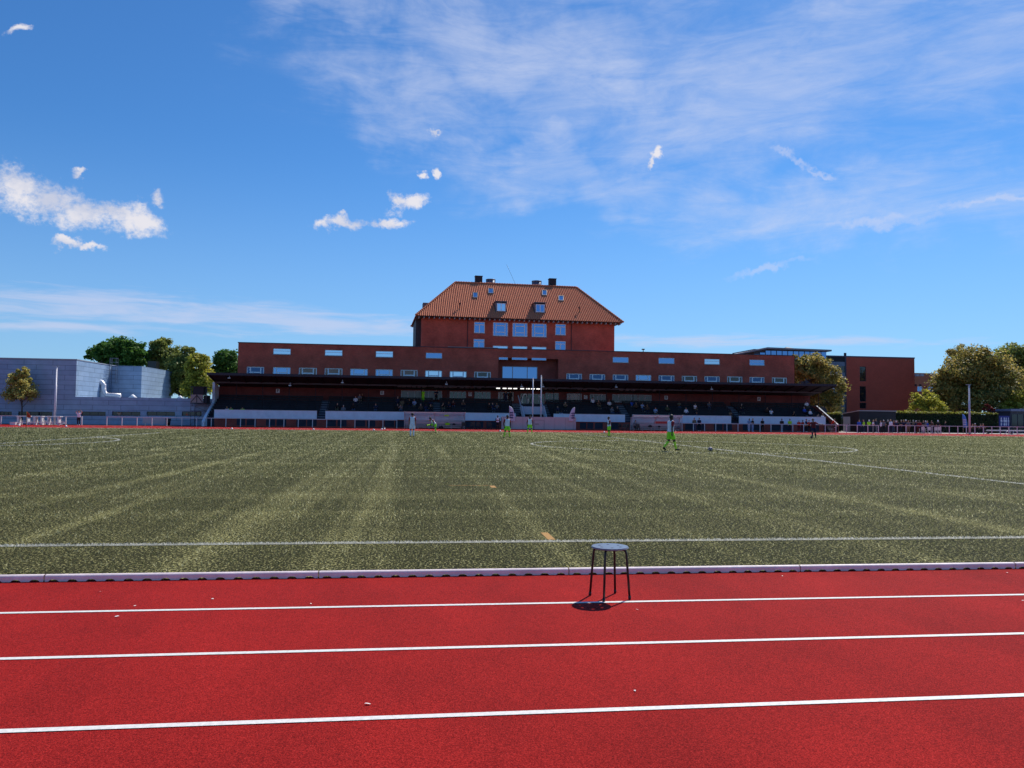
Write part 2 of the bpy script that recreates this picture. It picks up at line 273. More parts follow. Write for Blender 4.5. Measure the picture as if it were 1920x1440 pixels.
# ------------------------------------------------------------------ helpers
class MB:
    def __init__(s): s.v = []; s.f = []; s.mi = []; s.m = 0; s.sm = []
    def add(s, vs, fs, smooth=False):
        o = len(s.v); s.v += [tuple(v) for v in vs]
        for f in fs: s.f.append(tuple(i+o for i in f)); s.mi.append(s.m); s.sm.append(smooth)
        return s
    def box(s, x0, x1, y0, y1, z0, z1, M=None):
        vs = [Vector(p) for p in ((x0, y0, z0), (x1, y0, z0), (x1, y1, z0), (x0, y1, z0), (x0, y0, z1), (x1, y0, z1), (x1, y1, z1), (x0, y1, z1))]
        if M: vs = [M @ v for v in vs]
        return s.add(vs, [(0, 3, 2, 1), (4, 5, 6, 7), (0, 1, 5, 4), (1, 2, 6, 5), (2, 3, 7, 6), (3, 0, 4, 7)])
    def quad(s, a, b, c, d): return s.add([a, b, c, d], [(0, 1, 2, 3)])
    def bar(s, a, b, w, h=None):
        a, b = Vector(a), Vector(b); h = h or w; d = (b-a); q = d.to_track_quat('Z', 'Y'); M = Matrix.Translation(a) @ q.to_matrix().to_4x4()
        return s.box(-w/2, w/2, -h/2, h/2, 0, d.length, M)
    def tube(s, pts, rad, n=8, side=None, smooth=True):
        pts = [Vector(p) for p in pts]; k = len(pts)
        if not isinstance(rad, list): rad = [rad]*k
        vs = []; ref = Vector(side) if side is not None else None; prev = None
        for i, p in enumerate(pts):
            d = (pts[min(i+1, k-1)] - pts[max(i-1, 0)]).normalized()
            if ref is None: ref = Vector((1, 0, 0)) if abs(d.x) < .8 else Vector((0, 1, 0))
            a = (ref - d*ref.dot(d))
            a = a.normalized() if a.length > 1e-4 else d.orthogonal().normalized()
            b = d.cross(a); ra, rb = rad[i] if isinstance(rad[i], (list, tuple)) else (rad[i], rad[i])
            for j in range(n):
                t = 2*math.pi*j/n; vs.append(p + a*(ra*math.cos(t)) + b*(rb*math.sin(t)))
        fs = [(i*n+j, i*n+(j+1) % n, (i+1)*n+(j+1) % n, (i+1)*n+j) for i in range(k-1) for j in range(n)]
        fs += [tuple(range(n-1, -1, -1)), tuple((k-1)*n+j for j in range(n))]
        return s.add(vs, fs, smooth)
    def ball(s, c, r, nu=12, nv=8):
        r = r if isinstance(r, (list, tuple)) else (r, r, r); vs = [(c[0], c[1], c[2]-r[2])]; fs = []
        for i in range(1, nv):
            a = -math.pi/2+math.pi*i/nv
            for j in range(nu):
                t = 2*math.pi*j/nu; vs.append((c[0]+r[0]*math.cos(a)*math.cos(t), c[1]+r[1]*math.cos(a)*math.sin(t), c[2]+r[2]*math.sin(a)))
        vs.append((c[0], c[1], c[2]+r[2])); e = len(vs)-1
        for j in range(nu):
            fs.append((0, 1+(j+1) % nu, 1+j)); fs.append((e, 1+(nv-2)*nu+j, 1+(nv-2)*nu+(j+1) % nu))
            for i in range(nv-2): fs.append((1+i*nu+j, 1+i*nu+(j+1) % nu, 1+(i+1)*nu+(j+1) % nu, 1+(i+1)*nu+j))
        return s.add(vs, fs, True)
    def prism(s, poly, y0, y1):           # polygon in (x,z), extruded along y
        n = len(poly); vs = [(x, y0, z) for x, z in poly]+[(x, y1, z) for x, z in poly]
        return s.add(vs, [tuple(range(n)), tuple(range(2*n-1, n-1, -1))]+[(i, i+n, (i+1) % n+n, (i+1) % n) for i in range(n)])
    def prismx(s, poly, x0, x1):          # polygon in (y,z), extruded along x
        n = len(poly); vs = [(x0, y, z) for y, z in poly]+[(x1, y, z) for y, z in poly]
        return s.add(vs, [tuple(range(n)), tuple(range(2*n-1, n-1, -1))]+[(i, i+n, (i+1) % n+n, (i+1) % n) for i in range(n)])
    def mesh(s, name, mats, recalc=True):
        me = bpy.data.meshes.new(name); me.from_pydata(s.v, [], s.f)
        for m_ in (mats if isinstance(mats, (list, tuple)) else [mats]): me.materials.append(m_)
        me.polygons.foreach_set('material_index', s.mi); me.polygons.foreach_set('use_smooth', s.sm)
        if recalc:
            b = bmesh.new(); b.from_mesh(me); bmesh.ops.recalc_face_normals(b, faces=b.faces); b.to_mesh(me); b.free()
        me.update(); return me
    def build(s, name, mats, parent=None, recalc=True):
        o = bpy.data.objects.new(name, s.mesh(name, mats, recalc)); COL.objects.link(o); o.parent = parent; return o
def tag(o, label=None, cat=None, group=None, kind=None):
    if label: o['label'] = label
    if cat: o['category'] = cat
    if group: o['group'] = group
    if kind: o['kind'] = kind
    return o
def empty(name, loc, label, cat, group=None, rz=0.):
    o = bpy.data.objects.new(name, None); COL.objects.link(o); o.location = loc; o.rotation_euler = (0, 0, rz); o.empty_display_size = .3
    return tag(o, label, cat, group)
def copy_tree(o, parent=None):
    c = o.copy(); COL.objects.link(c); c.parent = parent
    for ch in o.children: copy_tree(ch, c)
    return c
ORD = ['leftmost', 'second', 'third', 'fourth', 'fifth', 'sixth', 'seventh', 'eighth', 'ninth', 'tenth', 'eleventh', 'twelfth', 'thirteenth', 'fourteenth', 'fifteenth', 'sixteenth', 'seventeenth', 'eighteenth', 'nineteenth', 'twentieth', 'twenty-first', 'twenty-second', 'twenty-third', 'twenty-fourth', 'twenty-fifth', 'twenty-sixth', 'twenty-seventh', 'twenty-eighth', 'twenty-ninth', 'thirtieth', 'thirty-first', 'thirty-second']
class Frame:                               # a facade: local x along it, local y going back, z up
    def __init__(s, Y0, rot, X0=0.):
        s.X0, s.Y0, s.rot = X0, Y0, rot; s.M = Matrix.Translation((X0, Y0, 0)) @ Matrix.Rotation(rot, 4, 'Z'); s.I = s.M.inverted()
    def uz(s, px, py, v=0.):
        o = s.I @ Vector((0, 0, CAM_H)); d = s.I.to_3x3() @ ray(px, py); t = (v-o.y)/d.y; p = o+d*t; return p.x, p.z
    def u(s, px, v=0., py=760): return s.uz(px, py, v)[0]
    def z(s, px, py, v=0.): return s.uz(px, py, v)[1]
    def world(s, u, v, z): return s.M @ Vector((u, v, z))
def wall_holes(mb, u0, u1, z0, z1, holes, v=0., depth=.22):
    us = sorted({u0, u1, *[min(max(h[i], u0), u1) for h in holes for i in (0, 1)]}); zs = sorted({z0, z1, *[min(max(h[i], z0), z1) for h in holes for i in (2, 3)]})
    for a, b in zip(us, us[1:]):
        for c, d in zip(zs, zs[1:]):
            cu, cz = (a+b)/2, (c+d)/2
            if any(h[0] < cu < h[1] and h[2] < cz < h[3] for h in holes): continue
            mb.quad((a, v, c), (b, v, c), (b, v, d), (a, v, d))
    for a, b, c, d in holes:
        w = v+depth
        mb.quad((a, v, c), (a, w, c), (b, w, c), (b, v, c)); mb.quad((a, v, d), (b, v, d), (b, w, d), (a, w, d))
        mb.quad((a, v, c), (a, v, d), (a, w, d), (a, w, c)); mb.quad((b, v, c), (b, w, c), (b, w, d), (b, v, d))
def window(parent, a, b, c, d, v, style='H', pane=None, fr=.07, frame_mat=None, name='window', sill=False):
    """one window (frame mesh) with its panes as one child"""
    f = MB(); w = b-a; h = d-c; v0, v1 = v, v+.07
    f.box(a, b, v0, v1, d-fr, d); f.box(a, b, v0, v1, c, c+fr); f.box(a, a+fr, v0, v1, c+fr, d-fr); f.box(b-fr, b, v0, v1, c+fr, d-fr)
    p0, p1 = v0+.003, v1-.01
    if style == 'H':                        # centre casement flanked by two narrow lights
        for t in (.2, .8): f.box(a+w*t-fr*.7, a+w*t+fr*.7, p0, p1, c+fr, d-fr)
        zc = c+h*.52; f.box(a+w*.2+fr*.7, a+w*.8-fr*.7, p0, p1, zc-fr*.7, zc+fr*.7)
    elif style == 'T':                      # transom over two casements
        zc = c+h*.74; f.box(a+fr, b-fr, p0, p1, zc-fr*.6, zc+fr*.6); f.box(a+w*.5-fr*.7, a+w*.5+fr*.7, p0, p1, c+fr, zc-fr*.6)
    elif style == 'Q':                      # frame within a frame
        for t in (.2, .8): f.box(a+w*t-fr*.5, a+w*t+fr*.5, p0, p1, c+fr, d-fr)
        for t in (.28, .76): f.box(a+w*.2+fr*.5, a+w*.8-fr*.5, p0, p1, c+h*t-fr*.6, c+h*t+fr*.6)
    elif style == 'B':                      # horizontal bar
        zc = c+h*.58; f.box(a+fr, b-fr, p0, p1, zc-fr*.5, zc+fr*.5)
    elif isinstance(style, int):
        for i in range(1, style): f.box(a+w*i/style-fr*.6, a+w*i/style+fr*.6, p0, p1, c+fr, d-fr)
    fo = f.build(name, frame_mat or WFRAME, parent)
    if sill: sm_ = MB(); sm_.box(a-.04, b+.04, v-.16, v-.004, c-.09, c-.012); sm_.build('sill', mat('sill_stone', (.30, .27, .27), .8, .15, 4), fo)
    pm = MB(); pm.box(a+fr*.5, b-fr*.5, v0+.035, v0+.045, c+fr*.5, d-fr*.5); pm.build('pane', pane or MIRROR, fo)
    return fo

exec_order = []

# ------------------------------------------------------------------ the setting: ground, track, pitch
CX, CY, R0, HS = 15.8, 44.39, 36.52, 42.2
def oval(r, n=64):
    pts = []
    for i in range(n+1): t = -math.pi/2 + math.pi*i/n; pts.append((CX+HS+r*math.cos(t), CY+r*math.sin(t)))
    for i in range(n+1): t = math.pi/2 + math.pi*i/n; pts.append((CX-HS+r*math.cos(t), CY+r*math.sin(t)))
    return pts
def ring(mb, r0, r1, z):
    a, b = oval(r0), oval(r1); n = len(a); o = [(x, y, z) for x, y in a]+[(x, y, z) for x, y in b]
    mb.add(o, [(i, (i+1) % n, (i+1) % n+n, i+n) for i in range(n)])
def struct(name, mb, m): return tag(mb.build(name, m), kind='structure')
g = MB(); g.quad((-1500, -300, -.03), (1500, -300, -.03), (1500, 3000, -.03), (-1500, 3000, -.03)); struct('ground', g, EARTH)
g = MB(); g.quad((-75, 86, -.012), (96, 86, -.012), (96, 98.2, -.012), (-75, 98.2, -.012)); struct('track_apron', g, TRACK)
g = MB(); g.quad((-75, -14, -.012), (96, -14, -.012), (96, 4, -.012), (-75, 4, -.012)); struct('near_apron', g, TRACK)
g = MB(); g.quad((48, 98.2, -.012), (110, 98.2, -.012), (110, 116, -.012), (48, 116, -.012)); struct('paved_forecourt', g, PAVE)
g = MB(); ring(g, R0, R0+10.1, -.004); struct('running_track', g, TRACK)
g = MB(); g.add([(x, y, 0) for x, y in oval(R0-.02)], [tuple(range(130))]); struct('grass_pitch', g, TURF)
g = MB()
for k in range(1, 9): ring(g, R0+1.215*k-.025, R0+1.215*k+.025, .000)
struct('lane_lines', g, LINEW)
PX0, PX1, PY0, PY1 = CX-52.5, CX+52.5, 9.89, 77.9
g = MB(); lw = .055
def hl(y, x0, x1): g.quad((x0, y-lw, .004), (x1, y-lw, .004), (x1, y+lw, .004), (x0, y+lw, .004))
def vl(x, y0, y1): g.quad((x-lw, y0, .004), (x+lw, y0, .004), (x+lw, y1, .004), (x-lw, y1, .004))
def arc(cx, cy, r, a0, a1, n=48):
    for i in range(n):
        p, q = a0+(a1-a0)*i/n, a0+(a1-a0)*(i+1)/n; e = [(cx+rr*math.cos(t), cy+rr*math.sin(t), .004) for t in (p, q) for rr in (r-lw, r+lw)]
        g.quad(e[0], e[1], e[3], e[2])
PYC = (PY0+PY1)/2
hl(PY0, PX0-lw, PX1+lw); hl(PY1, PX0-lw, PX1+lw); vl(PX0, PY0+lw, PY1-lw); vl(PX1, PY0+lw, PY1-lw); vl(CX, PY0+lw, PY1-lw)
arc(CX, PYC, 9.15, .006, math.pi-.006, 60); arc(CX, PYC, 9.15, math.pi+.006, 2*math.pi-.006, 60)
for s, x in ((1, PX0), (-1, PX1)):
    xs = sorted((x+s*lw, x+s*16.5)); hl(PYC-20.16, *xs); hl(PYC+20.16, *xs); vl(x+s*16.5, PYC-20.16+lw, PYC+20.16-lw)
    a = math.acos(5.5/9.15); o = 0 if s > 0 else math.pi; arc(x+s*11, PYC, 9.15, o-a+.01, o+a-.01, 24)
struct('pitch_lines', g, TURFLINE)
g = MB()
for a, b, c, d in ((1.73, 1.83, 10.04, 10.66), (1.69, 1.81, 17.4, 17.9), (.75, 1.66, 17.93, 17.99)): g.quad((a, c, .004), (b, c, .004), (b, d, .004), (a, d, .004))
struct('yellow_pitch_marks', g, YELLOWLINE)

# blades of the artificial turf standing on the pitch sheet (thinning out with distance)
def blade_mat(name='turf_blades', cols=((.013, .016, .003), (.046, .052, .012), (.165, .160, .048), (.45, .42, .18))):
    mt = bpy.data.materials.new(name); mt.use_nodes = True; nt = mt.node_tree; N, L = nt.nodes, nt.links; N.clear()
    g = N.new('ShaderNodeNewGeometry'); tc = N.new('ShaderNodeTexCoord'); fs = []
    for sc, ms, a, b, k in ((.95, (1, .022, 1), .50, .68, .21), (.6, (.03, 1, 1), .48, .66, .16), (7, (1, .5, 1), .3, .7, .22)):
        mp = N.new('ShaderNodeMapping'); L.new(tc.outputs['Object'], mp.inputs[0]); mp.inputs['Scale'].default_value = ms
        n = N.new('ShaderNodeTexNoise'); L.new(mp.outputs[0], n.inputs['Vector']); n.inputs['Scale'].default_value = sc; n.inputs['Detail'].default_value = 6; n.inputs['Roughness'].default_value = .65
        if sc < 1: n.inputs['Distortion'].default_value = .15
        m_ = N.new('ShaderNodeMapRange'); L.new(n.outputs['Fac'], m_.inputs[0]); m_.inputs[1].default_value = a; m_.inputs[2].default_value = b; m_.inputs[4].default_value = k; fs.append(m_.outputs[0])
    cur = N.new('ShaderNodeMath'); cur.operation = 'MULTIPLY'; L.new(g.outputs['Random Per Island'], cur.inputs[0]); cur.inputs[1].default_value = .62; cur = cur.outputs[0]
    for f in fs: ad = N.new('ShaderNodeMath'); ad.operation = 'ADD'; L.new(cur, ad.inputs[0]); L.new(f, ad.inputs[1]); cur = ad.outputs[0]
    c = N.new('ShaderNodeValToRGB'); L.new(cur, c.inputs[0]); e = c.color_ramp.elements
    e[0].position = .14; e[0].color = (*cols[0], 1); e[1].position = .86; e[1].color = (*cols[3], 1); x = e.new(.40); x.color = (*cols[1], 1); x = e.new(.62); x.color = (*cols[2], 1)
    d = N.new('ShaderNodeBsdfPrincipled'); L.new(c.outputs[0], d.inputs['Base Color']); d.inputs['Roughness'].default_value = .55; d.inputs['Specular IOR Level'].default_value = .28
    ga = N.new('ShaderNodeGamma'); L.new(c.outputs[0], ga.inputs[0]); ga.inputs[1].default_value = .58
    t = N.new('ShaderNodeBsdfTranslucent'); L.new(ga.outputs[0], t.inputs[0]); mx = N.new('ShaderNodeMixShader'); mx.inputs[0].default_value = .62; L.new(d.outputs[0], mx.inputs[1]); L.new(t.outputs[0], mx.inputs[2])
    o = N.new('ShaderNodeOutputMaterial'); L.new(mx.outputs[0], o.inputs[0]); return mt
def blade_obj(name, P_, H_, W_, m_, label):
    n = len(P_); a = rng.uniform(0, math.pi, n); l = rng.uniform(0, 2*math.pi, n); lr = rng.uniform(.1, 1.2, n)*H_
    A = np.stack([np.cos(a), np.sin(a), np.zeros(n)], 1)*(W_/2)[:, None]; T_ = np.stack([np.cos(l)*lr, np.sin(l)*lr, H_], 1); z = np.array([0, 0, .0005])
    vs = np.stack([P_-A+z, P_+A+z, P_+T_+A*.35, P_+T_-A*.35], 1).reshape(-1, 3)
    me = bpy.data.meshes.new(name); me.vertices.add(4*n); me.vertices.foreach_set('co', vs.ravel()); me.loops.add(4*n); me.polygons.add(n)
    me.loops.foreach_set('vertex_index', np.arange(4*n)); me.polygons.foreach_set('loop_start', np.arange(n)*4); me.polygons.foreach_set('loop_total', np.full(n, 4)); me.materials.append(m_); me.update(calc_edges=True)
    o = bpy.data.objects.new(name, me); COL.objects.link(o); tag(o, label, 'grass', kind='stuff')
def blades():
    zones = ((7.93, 12, 240, .028, .0075), (12, 20, 190, .032, .011), (20, 34, 150, .036, .019), (34, 56, 105, .042, .034), (56, 80.6, 80, .046, .05)); acc = [[], [], []]; lin = [[], [], []]
    def on_line(x, y):
        return (np.abs(y-PY0) < .06) | (np.abs(y-PY1) < .06) | ((np.abs(x-CX) < .06) & (y > PY0)) | (np.abs(np.hypot(x-CX, y-PYC)-9.15) < .06) | ((np.abs(np.hypot(x-PX0-11, y-PYC)-9.15) < .06) & (x > PX0+16.5)) | ((np.abs(x-PX0-16.5) < .06) & (np.abs(y-PYC) < 20.2)) | ((np.abs(np.abs(y-PYC)-20.16) < .06) & (x < PX0+16.5))
    def yel(x, y): return ((np.abs(x-1.78) < .07) & (y > 10) & (y < 10.74)) | ((np.abs(x-1.75) < .1) & (y > 17.3) & (y < 18))
    for y0, y1, dens, h, w in zones:
        xa, xb = -.62*y1-2, .98*y1+2; n = int((xb-xa)*(y1-y0)*dens); x = rng.uniform(xa, xb, n); y = rng.uniform(y0, y1, n); k = (x > -.62*y-2) & (x < .98*y+2) & ~on_line(x, y) & ~yel(x, y)
        x, y = x[k], y[k]; n = len(x)
        for L_, v in zip(acc, (np.stack([x, y, np.zeros(n)], 1), h*rng.uniform(.5, 1.25, n), w*rng.uniform(.7, 1.4, n))): L_.append(v)
    # fibres of the painted lines
    def put(x, y):
        k = (x > -.62*y-2) & (x < .98*y+2); x, y = x[k], y[k]; n = len(x); hh = np.interp(y, [8, 18, 30, 47, 70], [.022, .030, .036, .042, .044]); ww = np.interp(y, [8, 18, 30, 47, 70], [.009, .013, .02, .035, .05])
        for L_, v in zip(lin, (np.stack([x, y, np.zeros(n)], 1), hh*rng.uniform(.7, 1.25, n), ww*rng.uniform(.8, 1.4, n))): L_.append(v)
    j = lambda n: rng.uniform(-.055, .055, n)
    n = 6500; put(rng.uniform(-9, 13, n), PY0+j(n)*.8); n = 3200; put(CX+j(n), PY0+rng.beta(.8, 1.6, n)*(PY1-PY0)); n = 2000; t = rng.uniform(0, 2*math.pi, n); r_ = 9.15+j(n); put(CX+r_*np.cos(t), PYC+r_*np.sin(t))
    n = 1100; t = rng.uniform(-.92, .92, n); r_ = 9.15+j(n); put(PX0+11+r_*np.cos(t), PYC+r_*np.sin(t)); n = 5000; put(rng.uniform(-42, 75, n), PY1+j(n)); n = 1800; put(PX0+16.5+j(n), rng.uniform(PYC-20.16, PYC+20.16, n))
    blade_obj('grass_blades', *[np.concatenate(v) for v in acc], blade_mat(), 'short olive artificial turf fibres covering the pitch')
    blade_obj('line_fibres', *[np.concatenate(v) for v in lin], blade_mat('line_fibre', ((.38, .36, .30), (.45, .43, .36), (.52, .50, .42), (.58, .56, .48))), 'white turf fibres forming the pitch lines')
blades()

# track kerb: hollow aluminium lengths with drainage arches, lying on the edge of the track
def kerb_mesh(Lk):
    mb = MB(); nh = round(Lk/.172); p = Lk/nh; cols = []
    for i in range(nh):
        for t, b in ((0, 0), (.22, 0), (.29, .013), (.38, .020), (.60, .020), (.69, .013), (.78, 0)): cols.append((i*p+t*p, b))
    cols.append((Lk, 0)); cols[0] = (.006, 0); cols[-1] = (Lk-.006, 0)
    prof = [(.0, None), (.0, .044), (.004, .054), (.014, .062), (.026, .064), (.040, .064), (.052, .060), (.056, .052), (.056, .040), (.056, None)]
    vs = []; n = len(prof)
    for x, b in cols:
        for y, z in prof: vs.append((x, y, b if z is None else z))
    mb.add(vs, [(i*n+j, (i+1)*n+j, (i+1)*n+j+1, i*n+j+1) for i in range(len(cols)-1) for j in range(n-1)])
    me = mb.mesh('track_kerb', mat('kerb_aluminium', (.88, .72, .70), .42, .14, 5, .1, 60)); return me
kj = [xg(p, 7.87) for p in (96, 604, 1068, 1497)]; step = kj[2]-kj[1]
joints = [kj[0]-step*3, kj[0]-step*2, kj[0]-step] + kj + [kj[3]+step, kj[3]+2*step, kj[3]+3*step]
vis = 0
for a, b in zip(joints, joints[1:]):
    me = kerb_mesh(b-a); o = bpy.data.objects.new('track_kerb', me); COL.objects.link(o); o.location = (a, 7.84, -.003)
    where = {2: 'cut off by the left edge of the view', 3: 'long length left of the stool, ending well before it', 4: 'length just left of the stool', 5: 'length standing directly behind the stool', 6: 'length right of the stool, at the right edge'}.get(vis, 'length lying out past the edge of the view')
    tag(o, 'pale aluminium kerb with drainage arches, '+where, 'kerb', 'kerb lengths along the grass edge'); vis += 1
# small white petals on the track
pt = MB(); pt.add([(0, -.012, .002), (.02, -.004, .006), (.024, .008, .003), (.004, .014, .008), (-.018, .006, .004), (-.02, -.006, .002)], [(0, 1, 3, 5), (1, 2, 3), (5, 3, 4)])
pm_ = pt.mesh('petal', mat('petal_white', (.75, .70, .66), .8)); 
for i, (px, py) in enumerate(((219, 1156), (583, 1132), (190, 1109), (398, 1123), (253, 1136), (1195, 1143), (1888, 1074), (1918, 1126), (1467, 1080), (690, 1320), (1190, 1295))):
    d = ray(px, py); t = -CAM_H/d.z; o = bpy.data.objects.new('petal', pm_); COL.objects.link(o); o.location = (d.x*t, d.y*t, 0); o.rotation_euler = (0, 0, i*1.7); o.scale = [.55+.25*(i % 3 == 0)]*3
    tag(o, 'tiny white blossom petal lying loose on the red track', 'petal', 'white petals on the track')

# ------------------------------------------------------------------ the stool
def make_stool():
    d = ray(1143, 1119.5); t = -CAM_H/d.z; x, y = d.x*t, d.y*t
    rt = empty('stool', (x, y, 0), 'black metal stool with a round perforated seat standing on the red track', 'stool', rz=R(15))
    h = .455; r = .163
    # seat: disc with seven round holes
    bm = bmesh.new(); holes = [(.098*math.cos(R(a)), .098*math.sin(R(a))) for a in range(12, 372, 60)]; hr = .012
    nr, na = 36, 72
    cell = lambda px_, py_: any((px_-hx)**2+(py_-hy)**2 < hr*hr for hx, hy in holes)
    outer = [bm.verts.new((r*math.cos(2*math.pi*i/na), r*math.sin(2*math.pi*i/na), 0)) for i in range(na)]; edges = [bm.edges.new((outer[i], outer[(i+1) % na])) for i in range(na)]
    for hx, hy in holes:
        c = [bm.verts.new((hx+hr*1.25*math.cos(2*math.pi*i/14), hy+hr*math.sin(2*math.pi*i/14), 0)) for i in range(14)]; edges += [bm.edges.new((c[i], c[(i+1) % 14])) for i in range(14)]
    bmesh.ops.triangle_fill(bm, use_beauty=True, use_dissolve=False, edges=edges)
    me = bpy.data.meshes.new('seat'); bm.to_mesh(me); bm.free(); me.materials.append(STOOLTOP)
    for v in me.vertices: v.co.z = h
    o = bpy.data.objects.new('seat', me); COL.objects.link(o); o.parent = rt
    md = o.modifiers.new('thickness', 'SOLIDIFY'); md.thickness = .006; md.offset = -1
    rim = MB(); rim.tube([((r-.003)*math.cos(2*math.pi*i/48), (r-.003)*math.sin(2*math.pi*i/48), h-.010) for i in range(49)], (.006, .009), 6, side=(0, 0, 1)); rim.build('seat_rim', STOOLTOP, rt)
    for k in range(4):
        a = R(45+90*k); c, s = math.cos(a), math.sin(a); P = lambda q, z: (q*c, q*s, z)
        mb = MB(); mb.tube([P(.03, h-.022), P(.118, h-.022), P(.136, h-.027), P(.147, h-.040), P(.152, h-.06), P(.166, h*.5), P(.184, .004)], .0105, 10)
        lg = mb.build('leg', BLACKM, rt); fb = MB(); fb.tube([P(.1842, 0), P(.1826, .028)], .0125, 10); fb.build('foot_cap', BLACK, lg)
make_stool()

# ------------------------------------------------------------------ people
PERSON_MESHES = {}
def person_template(key, P, voxel=.028, fingers=False, head='short', sleeve='long', legs='long', bib=False, sock=False):
    """body remeshed from limbs into one continuous surface; garments grown from it. Faces -Y at rest."""
    if key in PERSON_MESHES: return PERSON_MESHES[key]
    V = Vector; mb = MB(); hip = V(P.get('hip', (0, 0, .93)))
    lean = Matrix.Rotation(R(P.get('lean', 3)), 3, 'X') @ Matrix.Rotation(R(P.get('side', 0)), 3, 'Y')
    tw = Matrix.Rotation(R(P.get('twist', 0)), 3, 'Z')
    U = lambda x, y, z: hip + lean @ (tw @ V((x, y, z)))           # upper body, relative to the hip centre
    sd = lean @ (tw @ V((1, 0, 0)))
    seg = []                                                        # (tag, a, b, ra, rb)
    def limb(tg, pts, rr, n=12, side=None):
        mb.tube(pts, rr, n, side=side if side is not None else sd)
        for i in range(len(pts)-1):
            r_ = lambda q: max(q) if isinstance(q, (tuple, list)) else q
            seg.append((tg, V(pts[i]), V(pts[i+1]), r_(rr[i]), r_(rr[i+1])))
    limb('torso', [U(0, 0, -.07), U(0, 0, .02), U(0, -.005, .14), U(0, 0, .30), U(0, .005, .42), U(0, .01, .50), U(0, .012, .545)],
         [(.13, .095), (.168, .118), (.15, .105), (.165, .115), (.185, .112), (.125, .08), (.06, .06)], 16)
    hn = V(P.get('nod', (0, -.02, 0)))
    nk = U(0, .01, .53); hd = U(hn.x, hn.y, .715+hn.z); limb('neck', [nk, nk.lerp(hd, .75)], [.057, .055])
    yaw = Matrix.Rotation(R(P.get('look', 0)), 3, 'Z'); Hm = lambda x, y, z: hd + lean @ (tw @ (yaw @ V((x, y, z)))) if P.get('headlean', True) else hd + yaw @ V((x, y, z))
    # head: skull, jaw, nose, ears
    hb = MB(); hb.ball((0, .012, .02), (.076, .096, .105), 16, 12); hb.ball((0, -.022, -.05), (.056, .068, .065), 12, 8); hb.ball((0, -.098, -.02), (.014, .018, .022), 8, 6); hb.ball((0, -.082, -.062), (.024, .014, .010), 8, 6)
    for s in (-1, 1): hb.ball((s*.078, .012, -.01), (.012, .02, .03), 8, 6)
    mb.add([Hm(*v) for v in hb.v], hb.f, True); seg.append(('head', hd+V((0, 0, -.04)), hd+V((0, 0, .05)), .09, .09))
    for i, s in enumerate((-1, 1)):
        sh = U(s*.185, .01, .455); eo, wo = [V(q) for q in P['arms'][i]]; el = sh+eo; wr = el+wo
        limb('arm', [U(s*.12, .008, .47), sh, sh.lerp(el, .4), el], [.075, .066, .054, .043], 10); limb('forearm', [el, el.lerp(wr, .3), wr], [.043, .044, .028], 10)
        d = wo.normalized(); q = d.cross(V((0, 1, 0))); q = q.normalized() if q.length > .2 else V((1, 0, 0)); hc = wr + d*.05
        limb('hand', [wr, wr+d*.03, wr+d*.09], [(.026, .02), (.038, .018), (.038, .015)], 8, side=q)
        if fingers:
            nrm = d.cross(q)
            for k, (off, ln) in enumerate(((-.030, .065), (-.010, .078), (.010, .074), (.030, .058))):
                b0 = wr+d*.085+q*off; limb('hand', [b0, b0+d*ln*.5+q*off*.15, b0+d*ln*.9+nrm*.022], [.0105, .010, .009], 6)
            b0 = wr+d*.03+q*(.034*-s); limb('hand', [b0, b0+d*.03+q*(.022*-s), b0+d*.062+q*(.026*-s)], [.013, .0115, .010], 6)
        hp = hip + V((s*.092, 0, -.03)); kn, an, toe = [V(z) for z in P['legs'][i]]
        limb('thigh', [hp, hp.lerp(kn, .45), kn], [.10, .084, .058], 12); limb('shin', [kn, kn.lerp(an, .3), an], [.058, .058, .037], 12)
        t = (toe-an); t2 = V((t.x, t.y, t.z)); heel = an - V((t.x, t.y, 0)).normalized()*.045 + V((0, 0, -.035)) if V((t.x, t.y, 0)).length > .02 else an
        limb('foot', [heel, an+(toe-an)*.25+V((0, 0, -.02)), toe], [.036, .043, .030], 8)
    me = mb.mesh('raw', SKIN[0]); tmp = bpy.data.objects.new('raw', me); COL.objects.link(tmp)
    rm = tmp.modifiers.new('r', 'REMESH'); rm.mode = 'VOXEL'; rm.voxel_size = voxel; rm.use_smooth_shade = True
    sm = tmp.modifiers.new('s', 'SMOOTH'); sm.factor = .5; sm.iterations = 2
    dg = bpy.context.evaluated_depsgraph_get(); dg.update(); body = bpy.data.meshes.new_from_object(tmp.evaluated_get(dg)); bpy.data.objects.remove(tmp)
    body.name = 'person'; n = len(body.vertices); co = np.empty(n*3); body.vertices.foreach_get('co', co); co = co.reshape(-1, 3)
    no = np.empty(n*3); body.vertices.foreach_get('normal', no); no = no.reshape(-1, 3)
    best = np.full(n, 1e9); lab = np.zeros(n, int); tt = np.zeros(n); names = []; order = {}
    cnt = {}
    for i, (tg, a, b, ra, rb) in enumerate(seg):
        a_, b_ = np.array(a), np.array(b); ab = b_-a_; t = np.clip(((co-a_)@ab)/max(1e-9, ab@ab), 0, 1); dd = np.linalg.norm(co-(a_+t[:, None]*ab), axis=1)-(ra+(rb-ra)*t)
        k = dd < best; best[k] = dd[k]; lab[k] = i; tt[k] = t[k]
    tags = np.array([s[0] for s in seg])[lab]
    # progress along a limb: number of segments of the limb before + t
    firsts = {}; prog = np.zeros(len(seg)); per = {'arm': 3, 'forearm': 2, 'thigh': 2, 'shin': 2}
    run = 0
    for i, s in enumerate(seg):
        if i and seg[i-1][0] == s[0] and (seg[i-1][2]-s[1]).length < 1e-6: run += 1
        else: run = 0
        prog[i] = run
    pr = (prog[lab]+tt)
